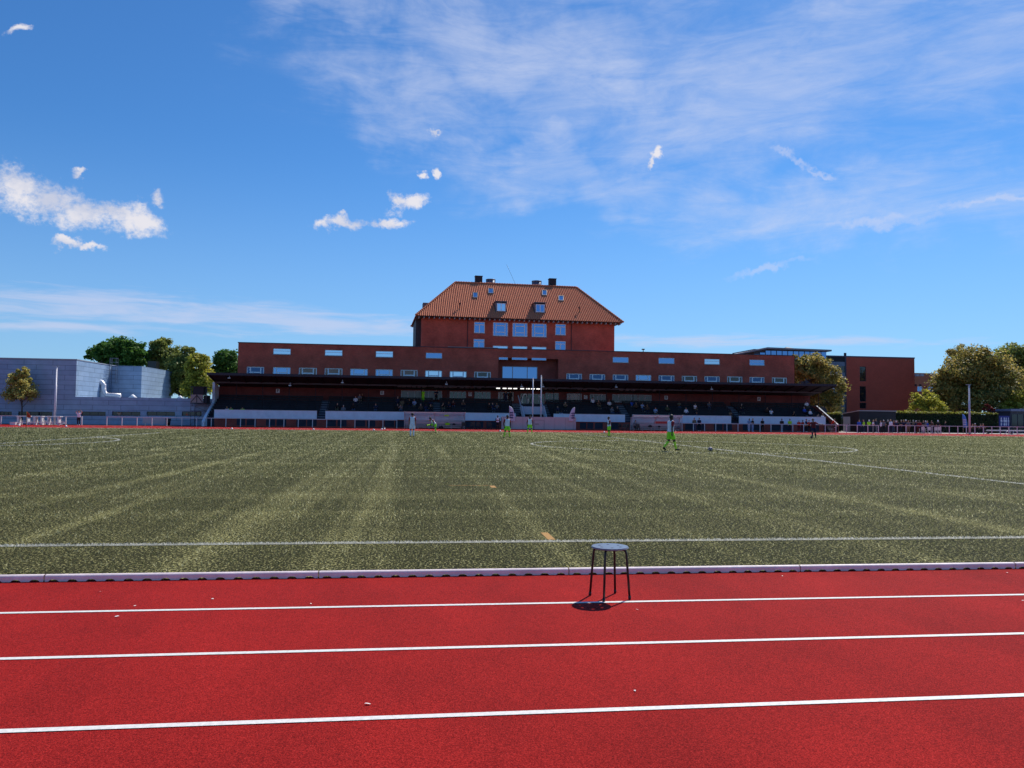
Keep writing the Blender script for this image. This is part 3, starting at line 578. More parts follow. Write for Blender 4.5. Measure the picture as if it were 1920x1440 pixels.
    local = (co-np.array(hd))@np.array((lean @ tw @ yaw)) if P.get('headlean', True) else (co-np.array(hd))@np.array(yaw)
    polys = [tuple(p.vertices) for p in body.polygons]
    def garment(name, keep, off):
        fs = [f for f in polys if all(keep[i] for i in f)]
        if len(fs) < 4: return None
        used = sorted({i for f in fs for i in f}); mp = {j: k for k, j in enumerate(used)}
        o_ = off[used][:, None] if isinstance(off, np.ndarray) else off
        gm = bpy.data.meshes.new(name); gm.from_pydata((co[used]+no[used]*o_).tolist(), [], [tuple(mp[i] for i in f) for f in fs]); gm.polygons.foreach_set('use_smooth', [True]*len(fs)); gm.materials.append(SKIN[0]); gm.update(); return gm
    def pair(name, keep, off, least=12):
        fs = [f for f in polys if all(keep[i] for i in f)]; par = {}
        def find(i):
            while par.setdefault(i, i) != i: par[i] = par[par[i]]; i = par[i]
            return i
        for f in fs:
            for q in f[1:]: par[find(f[0])] = find(q)
        grp = {}
        for f in fs: grp.setdefault(find(f[0]), []).append(f)
        res = []
        for gfs in sorted(grp.values(), key=len, reverse=True)[:2]:
            if len(gfs) < least: continue
            k2 = np.zeros(n, bool); k2[list({i for f in gfs for i in f})] = True; res.append(garment(name, k2, off))
        return res
    T = lambda *a: np.isin(tags, a)
    out = {'body': body}
    hipz = (co-np.array(hip))@np.array(lean @ V((0, 0, 1)))
    slv = T('arm') | (T('forearm') & (pr < 1.9)) if sleeve == 'long' else T('arm') & (pr < 2.55) if sleeve == 'short' else T('arm') & (pr < .55)
    up = (T('torso') & (hipz > -.03) & (hipz < .53)) | slv
    out['shirt'] = garment('shirt', up, .013)
    if bib: out['bib'] = garment('bib', (T('torso') & (hipz > .0) & (hipz < .52)) | (T('arm') & (pr < .75)), .027)
    lo_ = (T('torso') & (hipz <= .03)) | T('thigh') | (T('shin') & (pr < 1.95)) if legs == 'long' else (T('torso') & (hipz <= .04)) | (T('thigh') & (pr < 1.62))
    out['trousers' if legs == 'long' else 'shorts'] = garment('trousers' if legs == 'long' else 'shorts', lo_, .016 if legs == 'long' else .014 + .022*np.clip(np.where(T('thigh'), pr/1.6, 0), 0, 1))
    if sock: out['sock'] = pair('sock', (T('shin') & (pr > .18)), .008)
    out['shoe'] = pair('shoe', T('foot'), .010)
    hk = T('head') & (((local[:, 2] > .035) & (local[:, 1] > -.075)) | ((local[:, 1] > .02) & (local[:, 2] > (-.075 if head == 'short' else -.2))) | (local[:, 2] > .075))
    if head == 'long': hk |= T('neck') & (local[:, 1] > -.0)
    out['hair'] = garment('hair', hk, .016)
    if fingers:
        out['eye'] = []
        for s in (-1, 1):
            eb = MB(); eb.ball((s*.031, -.083, .012), (.011, .009, .008), 6, 5); eb.v = [tuple(Hm(*v)) for v in eb.v]; out['eye'].append(eb.mesh('eye', BLACK))
    PERSON_MESHES[key] = out; return out
def place_person(tpl, loc, rz, cols, skin, hair, label, group=None, scale=1.):
    def slot(o, m_): o.material_slots[0].link = 'OBJECT'; o.material_slots[0].material = m_
    b = bpy.data.objects.new('person', tpl['body']); COL.objects.link(b); b.location = loc; b.rotation_euler = (0, 0, rz); b.scale = (scale,)*3; slot(b, SKIN[skin]); tag(b, label, 'person', group)
    for k, ms in tpl.items():
        if k == 'body' or ms is None: continue
        for me in (ms if isinstance(ms, list) else [ms]):
            nm = 'cap' if k == 'hair' and 'cap' in cols else k
            o = bpy.data.objects.new(nm, me); COL.objects.link(o); o.parent = b
            if k == 'hair': slot(o, CL[cols['cap']] if 'cap' in cols else HAIR[hair])
            elif k != 'eye': slot(o, CL[cols.get(k, 'black')])
    return b
HANG = (((-.05, .02, -.28), (.0, -.08, -.24)), ((.05, .02, -.28), (.0, -.08, -.24)))
def legs_stand(w=.11, f=0.): return (((-w, -.01, .50), (-w-f*.3, .02, .085), (-w-f*.3-.02, -.15, .03)), ((w, -.01, .50), (w+f*.3, .02, .085), (w+f*.3+.02, -.15, .03)))
POSE = {
 'stand': dict(arms=HANG, legs=legs_stand()),
 'wide': dict(arms=(((-.10, .03, -.26), (.03, -.05, -.24)), ((.09, .03, -.26), (-.02, -.09, -.23))), legs=(((-.17, -.01, .49), (-.25, .02, .085), (-.30, -.14, .03)), ((.16, -.02, .49), (.22, .02, .085), (.25, -.15, .03))), hip=(0, 0, .91)),
 'chat': dict(arms=(((-.06, .0, -.27), (.10, -.20, -.02)), ((.05, .02, -.28), (.0, -.08, -.24))), legs=legs_stand(.1, .2), look=25),
 'folded': dict(arms=(((-.06, -.02, -.27), (.20, -.15, .05)), ((.06, -.02, -.27), (-.20, -.17, .02))), legs=legs_stand(.1)),
 'lean': dict(arms=(((-.05, -.20, -.20), (.04, -.22, -.04)), ((.05, -.20, -.20), (-.04, -.22, -.04))), legs=legs_stand(.11), lean=14),
 'head': dict(arms=(((-.12, -.10, .20), (.14, -.03, .16)), ((.16, -.10, .20), (-.16, .0, .17))), legs=legs_stand(.09)),
 'step': dict(arms=(((-.08, .10, -.25), (.0, -.02, -.25)), ((.08, -.10, -.25), (.0, -.16, -.19))), legs=(((-.1, -.16, .52), (-.1, -.20, .10), (-.1, -.36, .06)), ((.1, .06, .50), (.1, .28, .16), (.1, .17, .03)))),
 'sit': dict(hip=(0, 0, .50), arms=(((-.06, -.13, -.24), (.08, -.20, .02)), ((.06, -.13, -.24), (-.08, -.20, .02))), legs=(((-.13, -.42, .50), (-.13, -.40, .085), (-.13, -.56, .03)), ((.13, -.42, .50), (.14, -.43, .085), (.15, -.59, .03))), lean=10),
 'sitback': dict(hip=(0, 0, .50), arms=(((-.10, -.06, -.27), (.04, -.22, -.03)), ((.10, -.06, -.27), (-.02, -.22, .02))), legs=(((-.16, -.40, .51), (-.15, -.44, .085), (-.17, -.60, .03)), ((.16, -.40, .51), (.14, -.34, .085), (.15, -.50, .03))), lean=-6, look=18),
 'sitlean': dict(hip=(0, 0, .50), arms=(((-.03, -.22, -.18), (.10, -.10, .20)), ((.06, -.22, -.20), (-.12, -.16, .04))), legs=(((-.12, -.42, .50), (-.12, -.36, .085), (-.12, -.52, .03)), ((.16, -.41, .50), (.17, -.36, .085), (.19, -.52, .03))), lean=28, look=-15),
 'walk': dict(arms=(((-.08, .10, -.26), (-.0, .00, -.25)), ((.10, -.16, -.23), (.08, -.27, -.14))), legs=(((-.10, -.15, .50), (-.10, -.27, .11), (-.10, -.44, .075)), ((.10, .03, .485), (.10, .30, .20), (.10, .21, .05))), lean=4),
 'stretch': dict(hip=(0, 0, .84), arms=(((.02, -.28, -.04), (.0, -.26, -.03)), ((.14, .02, -.24), (.06, -.05, -.24))), legs=(((-.16, -.42, .76), (-.14, -.82, .70), (-.14, -.86, .83)), ((.10, .02, .46), (.12, .06, .085), (.14, -.10, .03))), lean=40, nod=(0, -.03, .0)),
 'kick': dict(arms=(((-.22, .10, -.16), (-.22, .02, -.06)), ((.25, .02, -.12), (.25, -.03, -.02))), legs=(((-.12, -.16, .55), (-.14, -.12, .13), (-.14, -.27, .05)), ((.10, .06, .48), (.16, .18, .10), (.16, .04, .03))), lean=8, side=-6),
}
PL = {}
for k in ('wide', 'stand', 'walk', 'stretch', 'kick', 'folded'): PL[k] = person_template('player_'+k, POSE[k], .0115, True, 'short', 'short', 'short', bib=True, sock=True)
CR = {k: person_template('crowd_'+k, POSE[k], .026, False, 'short' if i % 3 else 'long', 'long' if i % 2 else 'short', 'long') for i, k in enumerate(('stand', 'chat', 'folded', 'lean', 'head', 'step', 'sit', 'sitback', 'sitlean'))}
CRL = {k: person_template('long_'+k, POSE[k], .026, False, 'long', 'long', 'long') for k in ('stand', 'sit', 'sitlean')}
def gnd(px, py):
    d = ray(px, py); t = -CAM_H/d.z; return Vector((d.x*t, d.y*t, 0))
def ax(px, Y): return Vector((xg(px, Y), Y, 0))
kit = dict(shirt='red', bib='white', shorts='neon', sock='sock', shoe='black')
pl = [
 ('stand', ax(773, 59), 178, dict(kit, shorts='white', sock='white'), 1, 0, 'player seen from behind in white bib over red sleeves with white shorts', 1.03),
 ('stretch', ax(815, 73.4), -62, dict(kit), 2, 0, 'player in neon shorts bending forward with one leg swung up in front of the dugout', 1.0),
 ('wide', ax(951, 57.6), 12, dict(kit), 2, 0, 'player in white bib and neon shorts standing legs apart beside the left feather flag', 1.0),
 ('wide', ax(993.5, 72.5), -14, dict(kit), 2, 0, 'player in white bib and neon shorts standing in front of the pale boards and poles', .98),
 ('folded', ax(1142, 64), -80, dict(kit), 2, 0, 'player in neon shorts and socks standing side-on to the left, right of the pale boards', .97),
 ('walk', ax(1257, 36.9), 105, dict(kit), 2, 0, 'nearest player, walking right in white bib, red sleeves and neon shorts', 1.02),
 ('kick', ax(1526, 64.8), -30, dict(shirt='red', bib='maroon', shorts='navy', sock='navy', shoe='black'), 1, 1, 'player in red shirt and navy shorts, arms out, with a ball at the feet', 1.0)]
for k, loc, rz, cols, sk, hr, lb, sc in pl: place_person(PL[k], loc, R(rz), cols, sk, hr, lb, 'footballers warming up on the grass', sc)
def ball(px, py, Y, label, dark=False):
    p = at(px, py, Y); mb = MB(); mb.ball((0, 0, .11), .11, 24, 16)
    ds = [Vector(d).normalized() for d in [(0, 0, 1), (.89, 0, .45), (.28, .85, .45), (-.72, .53, .45), (-.72, -.53, .45), (.28, -.85, .45), (.72, .53, -.45), (-.28, .85, -.45), (-.89, 0, -.45), (-.28, -.85, -.45), (.72, -.53, -.45), (0, 0, -1)]]
    for i, f in enumerate(mb.f):
        c = sum((Vector(mb.v[k]) for k in f), Vector())/len(f)-Vector((0, 0, .11)); mb.mi[i] = int(max(c.normalized().dot(d) for d in ds) > .93)
    o = mb.build('football', [mat('ball_leather_dark', (.06, .03, .03), .4) if dark else mat('ball_leather', (.62, .46, .44), .5), mat('ball_patch', (.05, .02, .025), .4)]); o.location = (p.x, p.y, 0)
    tag(o, label, 'football')
ball(1332, 841, 37.2, 'pale football with dark patches on the grass right of the nearest player')
ball(1521.5, 822, 64.4, 'dark football at the feet of the player in the red shirt', True)

# ------------------------------------------------------------------ grandstand
G = Frame(100., R(.9)); VB = 5.8                       # front of the stand, depth to the back wall
stand = empty('grandstand', (G.X0, G.Y0, 0), 'long dark roofed grandstand with pale parapet boards and rows of benches', 'grandstand', rz=G.rot)
uL, uR = G.u(410, VB, 745), G.u(1519, VB, 760)
rL, rR = G.u(388, -1, 701), G.u(1568, -1, 722)
zPT = G.z(480, 768.5); zPB = 1.06
pL, pR = G.u(402), G.u(1548)
gaps = [(594, 610), (967, 1038), (1172, 1186), (1371, 1386)]
gu = [(G.u(a, 0, 775), G.u(b, 0, 778)) for a, b in gaps]
edges_ = [pL] + [q for ab in gu for q in ab] + [pR]
segs = list(zip(edges_[0::2], edges_[1::2]))
for a, b in segs:
    mb = MB(); mb.box(a, b, 0, .16, zPB, zPT-.05); mb.build('parapet', CONC, stand)
    mb = MB(); mb.box(a-.02, b+.02, -.03, .19, zPT-.05, zPT); mb.build('coping', mat('coping_stone', (.55, .55, .56), .8, .1, 3), stand)
# terrace steps and benches
NR, TD, TR, TZ = 8, .68, .315, 1.25
mb = MB(); poly = [(.2, 0)]
for k in range(NR): y0 = .2+.0+k*TD; poly += [(y0, TZ+k*TR), (y0+TD, TZ+k*TR)]
poly += [(VB-.02, TZ+(NR-1)*TR), (VB-.02, 0)]
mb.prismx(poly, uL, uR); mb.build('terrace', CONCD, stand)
aisles = [(G.u(600, 2), G.u(612, 2)), (G.u(813, 2), G.u(826, 2)), gu[1], (G.u(1165, 2), G.u(1180, 2)), (G.u(1377, 2), G.u(1390, 2))]
for k in range(NR):
    xs = [uL+.2] + [q for ab in aisles for q in ab] + [uR-.2]; z = TZ+k*TR; y = .2+k*TD
    for a, b in zip(xs[0::2], xs[1::2]):
        mb = MB(); mb.box(a, b, y+.34, y+.62, z+.38, z+.42); n_ = max(2, int((b-a)/1.6))
        for i in range(n_+1): x_ = a+.06+(b-a-.12)*i/n_; mb.box(x_-.03, x_+.03, y+.40, y+.625, z, z+.39); mb.box(x_-.03, x_+.03, y+.60, y+.64, z+.41, z+.55)
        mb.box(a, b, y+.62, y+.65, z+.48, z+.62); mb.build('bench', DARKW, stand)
for a, b in aisles:
    mb = MB(); c = (a+b)/2; hw = .55
    for k in range(NR*2-1):
        z = TZ + k*TR/2
        if a == gu[1][0]:
            for s_, e_ in ((gu[1][0]+.15, gu[1][0]+1.25), (gu[1][1]-1.05, gu[1][1]-.05)): mb.box(s_, e_, .2+k*TD/2, .2+(k+1)*TD/2+.01, max(0, z-.6), z+.02)
        else: mb.box(c-hw, c+hw, .2+k*TD/2+.002, .2+(k+1)*TD/2+.003, z-.5, z+.022+.001*k)
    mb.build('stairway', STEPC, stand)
# ground-floor wall under the parapet, with paired windows
pairs = [(444, 460), (463, 481), (499, 516), (519, 537), (556, 574), (576, 594), (612, 630), (633, 650), (667, 685), (688, 704), (721, 739), (741, 758), (872, 888), (890, 906), (912, 930), (1087, 1099), (1101, 1112), (1115, 1130), (1146, 1160), (1284, 1302), (1305, 1322), (1338, 1354), (1356, 1372), (1392, 1408), (1410, 1428), (1446, 1462), (1464, 1482), (1500, 1516), (1518, 1535)]
holes = [(G.u(a, .3, 790), G.u(b, .3, 793), .12, .95) for a, b in pairs]
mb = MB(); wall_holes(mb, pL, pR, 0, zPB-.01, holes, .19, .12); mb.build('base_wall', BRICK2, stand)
for i, (a, b, c, d) in enumerate(holes):
    window(stand, a+.004, b-.004, c+.004, d-.004, .235, 2 if i % 5 == 2 else 'P', GLASSD if i % 4 else MIRROR, .07, mat('blue_white_frame', (.55, .60, .70), .5))
# roof: tapered canopy with a fascia, purlin and slim posts
zf = G.z(500, 703, -1); zb = G.z(500, 726, VB); zm = G.z(500, 717.5, 2.4)
mb = MB(); mb.prismx([(-1, zf-.10), (-1, zf+.14), (VB+.1, zf+.02), (VB+.1, zb), (2.4, zm+.05)], rL, rR); mb.build('canopy', ROOFD, stand)
mb = MB(); mb.box(rL-.03, rR+.03, -1.06, -1.002, zf-.14, zf+.17); mb.build('fascia', mat('fascia_board', (.020, .022, .034), .6), stand)
mb = MB(); mb.box(rL+.3, rR-.3, 2.28, 2.46, zm-.16, zm+.04); mb.build('purlin', mat('purlin_timber', (.075, .075, .085), .7), stand)
rb = MB(); nrib = 44
for i in range(nrib):
    x = rL+.2+(rR-rL-.4)*i/(nrib-1); rb.prismx([(-.95, zf-.22), (-.95, zf-.09), (2.3, zm+.06), (2.3, zm-.08)], x-.05, x+.05)
rb.build('rafters', DARKW, stand)
px = 443.0
while px < 1560:
    x = G.u(px, 2.37, 740)
    if uL < x < uR:
        mb = MB(); k = int((2.37-.2)/TD); mb.tube([(x, 2.37, TZ+k*TR), (x, 2.37, zm-.16)], .045, 8); mb.build('post', DARKW, stand)
    px += 49.6
# back wall behind the terrace, with its windows
zT = TZ+(NR-1)*TR
W5 = [(752, 790, 732, 748.5, 3), (790.6, 829, 732.5, 749, 3), (843, 874, 733.5, 749, 'D'), (889, 920, 734, 749.5, 'D'), (934, 963, 735, 752, 'D'), (976, 1021, 738, 761, 4), (1022, 1048, 736.5, 753, 'D'), (1063, 1091, 737.5, 753, 'D'), (1106, 1136, 738.5, 754, 'D'), (1148, 1196, 739, 755, 4), (1197, 1222, 740, 755, 2)]
bh = []
for a, b, c, d, st in W5:
    x0, z1 = G.uz(a, c, VB); x1, z0 = G.uz(b, d, VB); bh.append((x0, x1, max(z0, zT-.5 if st == 4 and a < 1000 else zT+.04), z1, st))
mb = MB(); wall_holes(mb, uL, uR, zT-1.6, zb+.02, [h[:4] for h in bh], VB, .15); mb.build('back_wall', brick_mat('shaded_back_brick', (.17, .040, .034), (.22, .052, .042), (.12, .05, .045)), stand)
DULLF = mat('dull_frame', (.40, .40, .42), .6)
for i, (a, b, c, d, st) in enumerate(bh): window(stand, a+.004, b-.004, c+.004, d-.004, VB+.05, 4 if st == 'D' else st, GLASSR if i in (4, 7) else mat('blind_glass', (.10, .095, .10), .2, spec=.6) if st in (3, 2) or a > 20 else GLASSD, .09, DULLF)
# end walls
mb = MB(); mb.prismx([(VB, 0), (VB, zT+.22), (4.2, zT+.22), (-1.3, 1.03), (-1.3, 0)], uR, uR+.25); mb.build('end_wall', BRICK2, stand)
mb = MB()
for p, q in zip([(VB, zT+.28), (4.2, zT+.28), (-1.3, 1.1)], [(4.2, zT+.28), (-1.3, 1.1)]): mb.bar((uR+.12, p[0], p[1]-.05), (uR+.12, q[0], q[1]-.05), .20, .08)
mb.build('end_coping', mat('coping_stone', (.55, .55, .56)), stand)
mb = MB(); mb.prismx([(VB, 0), (VB, zb), (3.6, zm+.0), (3.6, zT-.4), (-.1, 1.3), (-1.2, .6), (-1.2, 0)], uL-.3, uL); mb.build('end_wall', CONC, stand)
# ceiling lights under the canopy: a lit run in the middle, others off
LIT = mat('lit_tube_light', (.9, .9, .9), .4, emit=((1, .98, .92), 2.2)); UNLIT = mat('unlit_tube_light', (.16, .17, .20), .4)
lx = [749, 758, 767, 776, 786, 795, 818, 827, 836, 845, 853, 866, 876, 885, 899] + [934, 946, 956, 966, 979, 990, 999, 1009] + [1022, 1032, 1043, 1087, 1097, 1120, 1165, 1176, 1187, 1214, 1226]
for i, p_ in enumerate(lx):
    py = 724.0 + (p_-749)*.0165; x, z = G.uz(p_, py, 3.4); lit = 930 < p_ < 1012
    mb = MB(); w_ = .27; mb.box(x-w_, x+w_, 3.3, 3.5, z-.09, z+.04); f = mb.build('ceiling_light', UNLIT, stand)
    mb = MB(); mb.box(x-w_+.02, x+w_-.02, 3.32, 3.48, z-.13, z-.092); mb.box(x-w_+.02, x+w_-.02, 3.285, 3.299, z-.07, z+.03); mb.build('diffuser', LIT if lit else UNLIT, f)
# small projecting floodlights under the eave
for p_, py in ((430, 708), (544, 722), (642, 716.5), (837, 719.5), (978, 724), (1018, 724), (1155, 725), (1334, 729), (1562, 728)):
    x, z = G.uz(p_, py, -.6); mb = MB(); mb.bar((x, -.6, z+.3), (x, -.6, z), .04); mb.box(x-.16, x+.16, -.75, -.5, z-.12, z); mb.build('eave_lamp', METAL, stand)
# central balcony between its two flights of stairs
a, z1 = G.uz(977, 762, -.2); b, z0 = G.uz(1018, 777, -.2)
mb = MB(); mb.box(a, b, -.25, -.05, z0, z1); mb.build('balcony_front', mat('balcony_panel', (.42, .47, .56), .7, .08, 2), stand)
for (x, dx) in ((a, .5), (b, .5)):
    mb = MB(); mb.bar((x, 2.6, G.z(975, 742, 2.6)), (x, -.15, z1+.02), .12, .14); mb.bar((x, -.15, z1), (x+(dx if x == b else dx), -1.2, .45), .14, .5); mb.build('stair_stringer', mat('balcony_panel', (.42, .47, .56)), stand)
mb = MB(); mb.box(a, b, -.06, 1.6, z0+.02, z0+.14); mb.box(a+.02, b-.02, 1.4, 1.6, 0, z0+.02); mb.build('balcony_floor', CONCD, stand)
for p_ in (983, 1007):
    x = G.u(p_, -.1, 780); mb = MB(); z = 1.62
    mb.box(x, x+.06, -.12, -.05, .1, z); mb.box(x+.44, x+.5, -.12, -.05, .1, z); mb.box(x+.06, x+.44, -.12, -.05, z-.07, z); mb.build('door_frame', WHITE, stand)
# white hoop ornament on the entrance glazing
mb = MB(); x0, z1 = G.uz(979, 739, VB-.3); x1, z0 = G.uz(990, 760, VB-.3)
for s_ in (-1, 1):
    c = (x0+x1)/2; pts = [(c+s_*(x1-x0)*.5*math.sin(t)*(1-.15*math.cos(3*t)), VB-.25, z0+(z1-z0)*(1-math.cos(t))/2) for t in [i*math.pi/16 for i in range(17)]]
    mb.tube(pts, (.05, .10), 6)
orn = mb.build('hoop_ornament', WHITE, None); orn.matrix_world = G.M; tag(orn, 'curling white hoop ornament hanging in front of the central entrance glazing', 'ornament')
# sector letters
for ch, p_, py in (('F', 521, 733), ('E', 716.5, 736.5), ('D', 881.5, 739), ('C', 1098, 744.5), ('B', 1249, 745.5), ('A', 1423, 748)):
    x, z = G.uz(p_, py, VB-.02); mb = MB(); mb.box(x-.24, x+.24, VB-.05, VB-.012, z-.26, z+.26); o = mb.build('sector_sign', WHITE, None); o.matrix_world = G.M
    tag(o, f'small white square sector sign lettered {ch} on the grandstand back wall', 'sign', 'sector signs on the stand wall')
    cu = bpy.data.curves.new('letter', 'FONT'); cu.body = ch; cu.size = .52; cu.align_x = 'CENTER'; cu.align_y = 'CENTER'; cu.extrude = .006; cu.offset = .012
    t = bpy.data.objects.new('letter', cu); COL.objects.link(t); dg = bpy.context.evaluated_depsgraph_get(); me = bpy.data.meshes.new_from_object(t.evaluated_get(dg)); bpy.data.objects.remove(t)
    me.materials.clear(); me.materials.append(BLACK); l = bpy.data.objects.new('letter', me); COL.objects.link(l); l.parent = o; l.location = (x, VB-.058, z); l.rotation_euler = (R(90), 0, 0)

# ------------------------------------------------------------------ brick wing above the stand
wing = empty('brick_wing', (G.X0, G.Y0, 0), 'long low red brick wing with a row of white framed windows above the stand roof', 'building', rz=G.rot)
wl, zw = G.uz(447, 642.5, VB); wr = G.u(1489.5, VB, 690); z0 = zb+.3; zc = zw
rowA = [(462.5, 495, 687.2, 702), (511.5, 544.5, 688, 704), (560, 594, 689, 705), (608.5, 642, 690, 706), (656.5, 689.5, 691, 707), (704, 736.5, 692, 708), (751, 783, 693, 709), (797, 829, 694, 710), (843, 875, 695.5, 711), (889, 920.5, 696.5, 712),
        (1062, 1091.5, 700, 716), (1105.5, 1135, 701, 717), (1149, 1178.5, 701.8, 717), (1192, 1221.5, 702.5, 718), (1235, 1265, 703.3, 719), (1278.5, 1307.5, 704.2, 720), (1321, 1350, 705, 720), (1363.5, 1392.5, 705.5, 721), (1405.5, 1434, 706.5, 722), (1447.5, 1476, 707.5, 723)]
rowB = [(512, 545, 653, 664.7), (609, 642, 655.7, 667.2), (704.5, 737, 657.8, 670), (798.5, 829, 661, 672), (1149, 1179, 669, 680), (1235, 1265, 670.5, 682), (1321, 1350, 672.5, 683.5), (1405.5, 1434, 674, 685.3)]
def rect(f, a, b, c, d, v): x0, z1 = f.uz(a, c, v); x1, z0_ = f.uz(b, d, v); return (x0, x1, z0_, z1)
HA = [rect(G, *r, VB) for r in rowA]; zs = min(h[2] for h in HA)-.45; HA = [(a, b, d-1.55, d) for a, b, c, d in HA]; HB = [rect(G, *r, VB) for r in rowB]
ru0, rz1 = G.uz(934.5, 671, VB); ru1 = G.u(1047, VB, 690); recess = (ru0, ru1, zs-.3, rz1)
zbot = min(zs, min(h[2] for h in HA))-.3; recess = (ru0, ru1, zbot+.02, rz1)
mb = MB(); wall_holes(mb, wl, wr, zbot, zw, HA+HB+[recess], VB, .2); 
mb.box(wl, wr, VB+12, VB+12.3, 0, zw); mb.box(wl, wl+.3, VB+.3, VB+12, 0, zw); mb.box(wr-.3, wr, VB+.3, VB+12, 0, zw); mb.box(wl+.3, wr-.3, VB+.4, VB+12, zw-.5, zw-.3)
mb.build('wall', BRICK, wing)
mb = MB(); mb.box(ru0-.2, ru1+.2, VB+1.3, VB+1.4, zbot, rz1+.3); mb.box(ru1, ru1+.1, VB+.2, VB+1.3, zbot, rz1); mb.box(ru0-.1, ru0, VB+.2, VB+1.3, zbot, rz1); mb.box(ru0, ru1, VB+.2, VB+1.3, rz1, rz1+.1)
mb.build('recess_wall', BRICK2, wing)
mb = MB(); mb.box(wl-.08, wr+.08, VB-.08, VB+.35, zw, zw+.09); mb.build('parapet_cap', mat('lead_capping', (.05, .05, .06), .6), wing)
mb = MB(); a_ = G.u(840, VB-.05, 650); b_ = G.u(934, VB-.05, 654); mb.box(a_, b_, VB+.02, VB+.3, zw+.09, zw+.17); mb.build('roof_edge_strip', mat('pale_strip', (.35, .28, .27), .7), wing)
PA = [GLASSB, MIRROR, GLASSR, GLASSR, MIRROR, MIRROR, GLASSR, MIRROR2, MIRROR2, GLASSD, GLASSB, GLASSB, GLASSB, MIRROR, GLASSB, GLASSD, GLASSB, GLASSD, GLASSB, GLASSD]
for h, pm in zip(HA, PA): window(wing, h[0]+.01, h[1]-.01, h[2]+.01, h[3]-.01, VB+.1, 'H', pm, .11)
for i, h in enumerate(HB): window(wing, h[0]+.01, h[1]-.01, h[2]+.01, h[3]-.01, VB+.1, 'B' if i not in (3, 4, 5) else 'P', MIRROR2 if i in (0, 1, 2, 6) else MIRROR, .06, sill=True)
h = rect(G, 941.5, 1007.5, 686.5, 716, VB+1.25); fo = window(wing, h[0], h[1], h[2], h[3], VB+1.2, 'P', MIRROR, .09, mat('warm_frame', (.45, .36, .36), .5), 'large_window')
mb = MB()
for t in (.295, .71): mb.box(h[0]+(h[1]-h[0])*t-.05, h[0]+(h[1]-h[0])*t+.05, VB+1.19, VB+1.23, h[2]+.09, h[3]-.09)
mb.build('mullions', mat('warm_frame', (.45, .36, .36)), fo)
for a, b in ((935.5, 952), (960, 988.5), (997, 1024)):
    h = rect(G, a, b, 669.8+(a-935)*.018, 674.6+(a-935)*.018, VB-.06); window(wing, h[0], h[1], h[2], h[3], VB-.075, 'P', MIRROR, .04)
mb = MB(); x, z = G.uz(1206, 660, VB+2); mb.tube([(x, VB+2, zw-.4), (x, VB+2, zw+.55)], .06, 8); mb.box(x-.18, x+.18, VB+1.8, VB+2.2, zw+.55, zw+.68); mb.build('roof_vent', BLACKM, wing)

# ------------------------------------------------------------------ tall block with the tiled hipped roof
T = Frame(119., R(3.2)); block = empty('tall_brick_block', (T.X0, T.Y0, 0), 'tall red brick block under a hipped clay tile roof with two dormers and chimneys', 'building', rz=T.rot)
bl, br = T.u(791.5, 0, 620), T.u(1152, 0, 630); OV = 1.15; DB = 13.
el, ze = T.uz(779.5, 592, -OV); er, ze2 = T.uz(1169, 603.5, -OV); ze = (ze+ze2)/2
_, zr1 = T.uz(854, 530.5, DB/2); _, zr2 = T.uz(1081, 538, DB/2); zr = (zr1+zr2)/2; kl = T.u(854, DB/2, 530); kr = T.u(1081, DB/2, 538)
wins = [(889, 909.3, 603, 624.8, 'T'), (924.5, 952.8, 603.8, 630.3, 'Q'), (961, 989.3, 605, 631.5, 'Q'), (997, 1025.4, 606, 632.3, 'Q'), (1041.3, 1061.2, 607, 628.6, 'T'),
        (888, 908.4, 635, 657, 'T'), (1041, 1061, 639, 661, 'T'), (924, 952.6, 647.6, 656, 'P'), (960.8, 989, 648.3, 656.5, 'P'), (997, 1025, 649.5, 657.5, 'P')]
TH = [rect(T, *w[:4], 0) for w in wins]
mb = MB(); wall_holes(mb, bl, br, 0, ze+.35, TH, 0, .2); mb.box(bl, br, DB-.3, DB, 0, ze+.35); mb.box(bl, bl+.3, .25, DB-.3, 0, ze+.35); mb.box(br-.3, br, .25, DB-.3, 0, ze+.35); mb.build('wall', BRICK, block)
for h, w in zip(TH, wins): window(block, h[0]+.01, h[1]-.01, h[2]+.01, h[3]-.01, .09, w[4], MIRROR if w[4] != 'P' else MIRROR2, .11, sill=True)
for h, w in zip(TH, wins):
    if w[4] == 'Q': mb = MB(); c = (h[0]+h[1])/2; mb.box(c-.2, c+.12, .155, .165, h[2]+(h[3]-h[2])*.42, h[2]+(h[3]-h[2])*.52); mb.build('paper_notice', WHITE, block)
# tiled slopes: real pantile corrugation
def slope(mb, A, B, K1, K2, eave_out, n_in):
    """eave A->B, ridge K1->K2 (3-vectors); corrugated along the eave"""
    A, B, K1, K2 = map(Vector, (A, B, K1, K2)); e = (B-A); Lh = e.length; e = e/Lh; up = ((K1+K2)/2-(A+B)/2); up = up - e*up.dot(e); Hs = up.length; up = up/Hs; nrm = e.cross(up)
    if nrm.z < 0: nrm = -nrm
    k1 = (K1-A).dot(e); k2 = (K2-A).dot(e); per = .30; st = per/6; n = int(Lh/st); vs = []; fs = []; rows = 14
    for i in range(n+1):
        s = Lh*i/n; f = min(1, s/k1 if k1 > 0 else 1, (Lh-s)/(Lh-k2) if Lh-k2 > 0 else 1); f = max(f, .0005)
        off = .065*math.sin(2*math.pi*s/per)
        for j in range(rows+1): vs.append(A+e*s+up*(Hs*f*j/rows)+nrm*off)
    w = rows+1
    fs = [(i*w+j, (i+1)*w+j, (i+1)*w+j+1, i*w+j+1) for i in range(n) for j in range(rows)]
    mb.add(vs, fs, True)
bk = DB+OV; mb = MB(); ridgev = DB/2
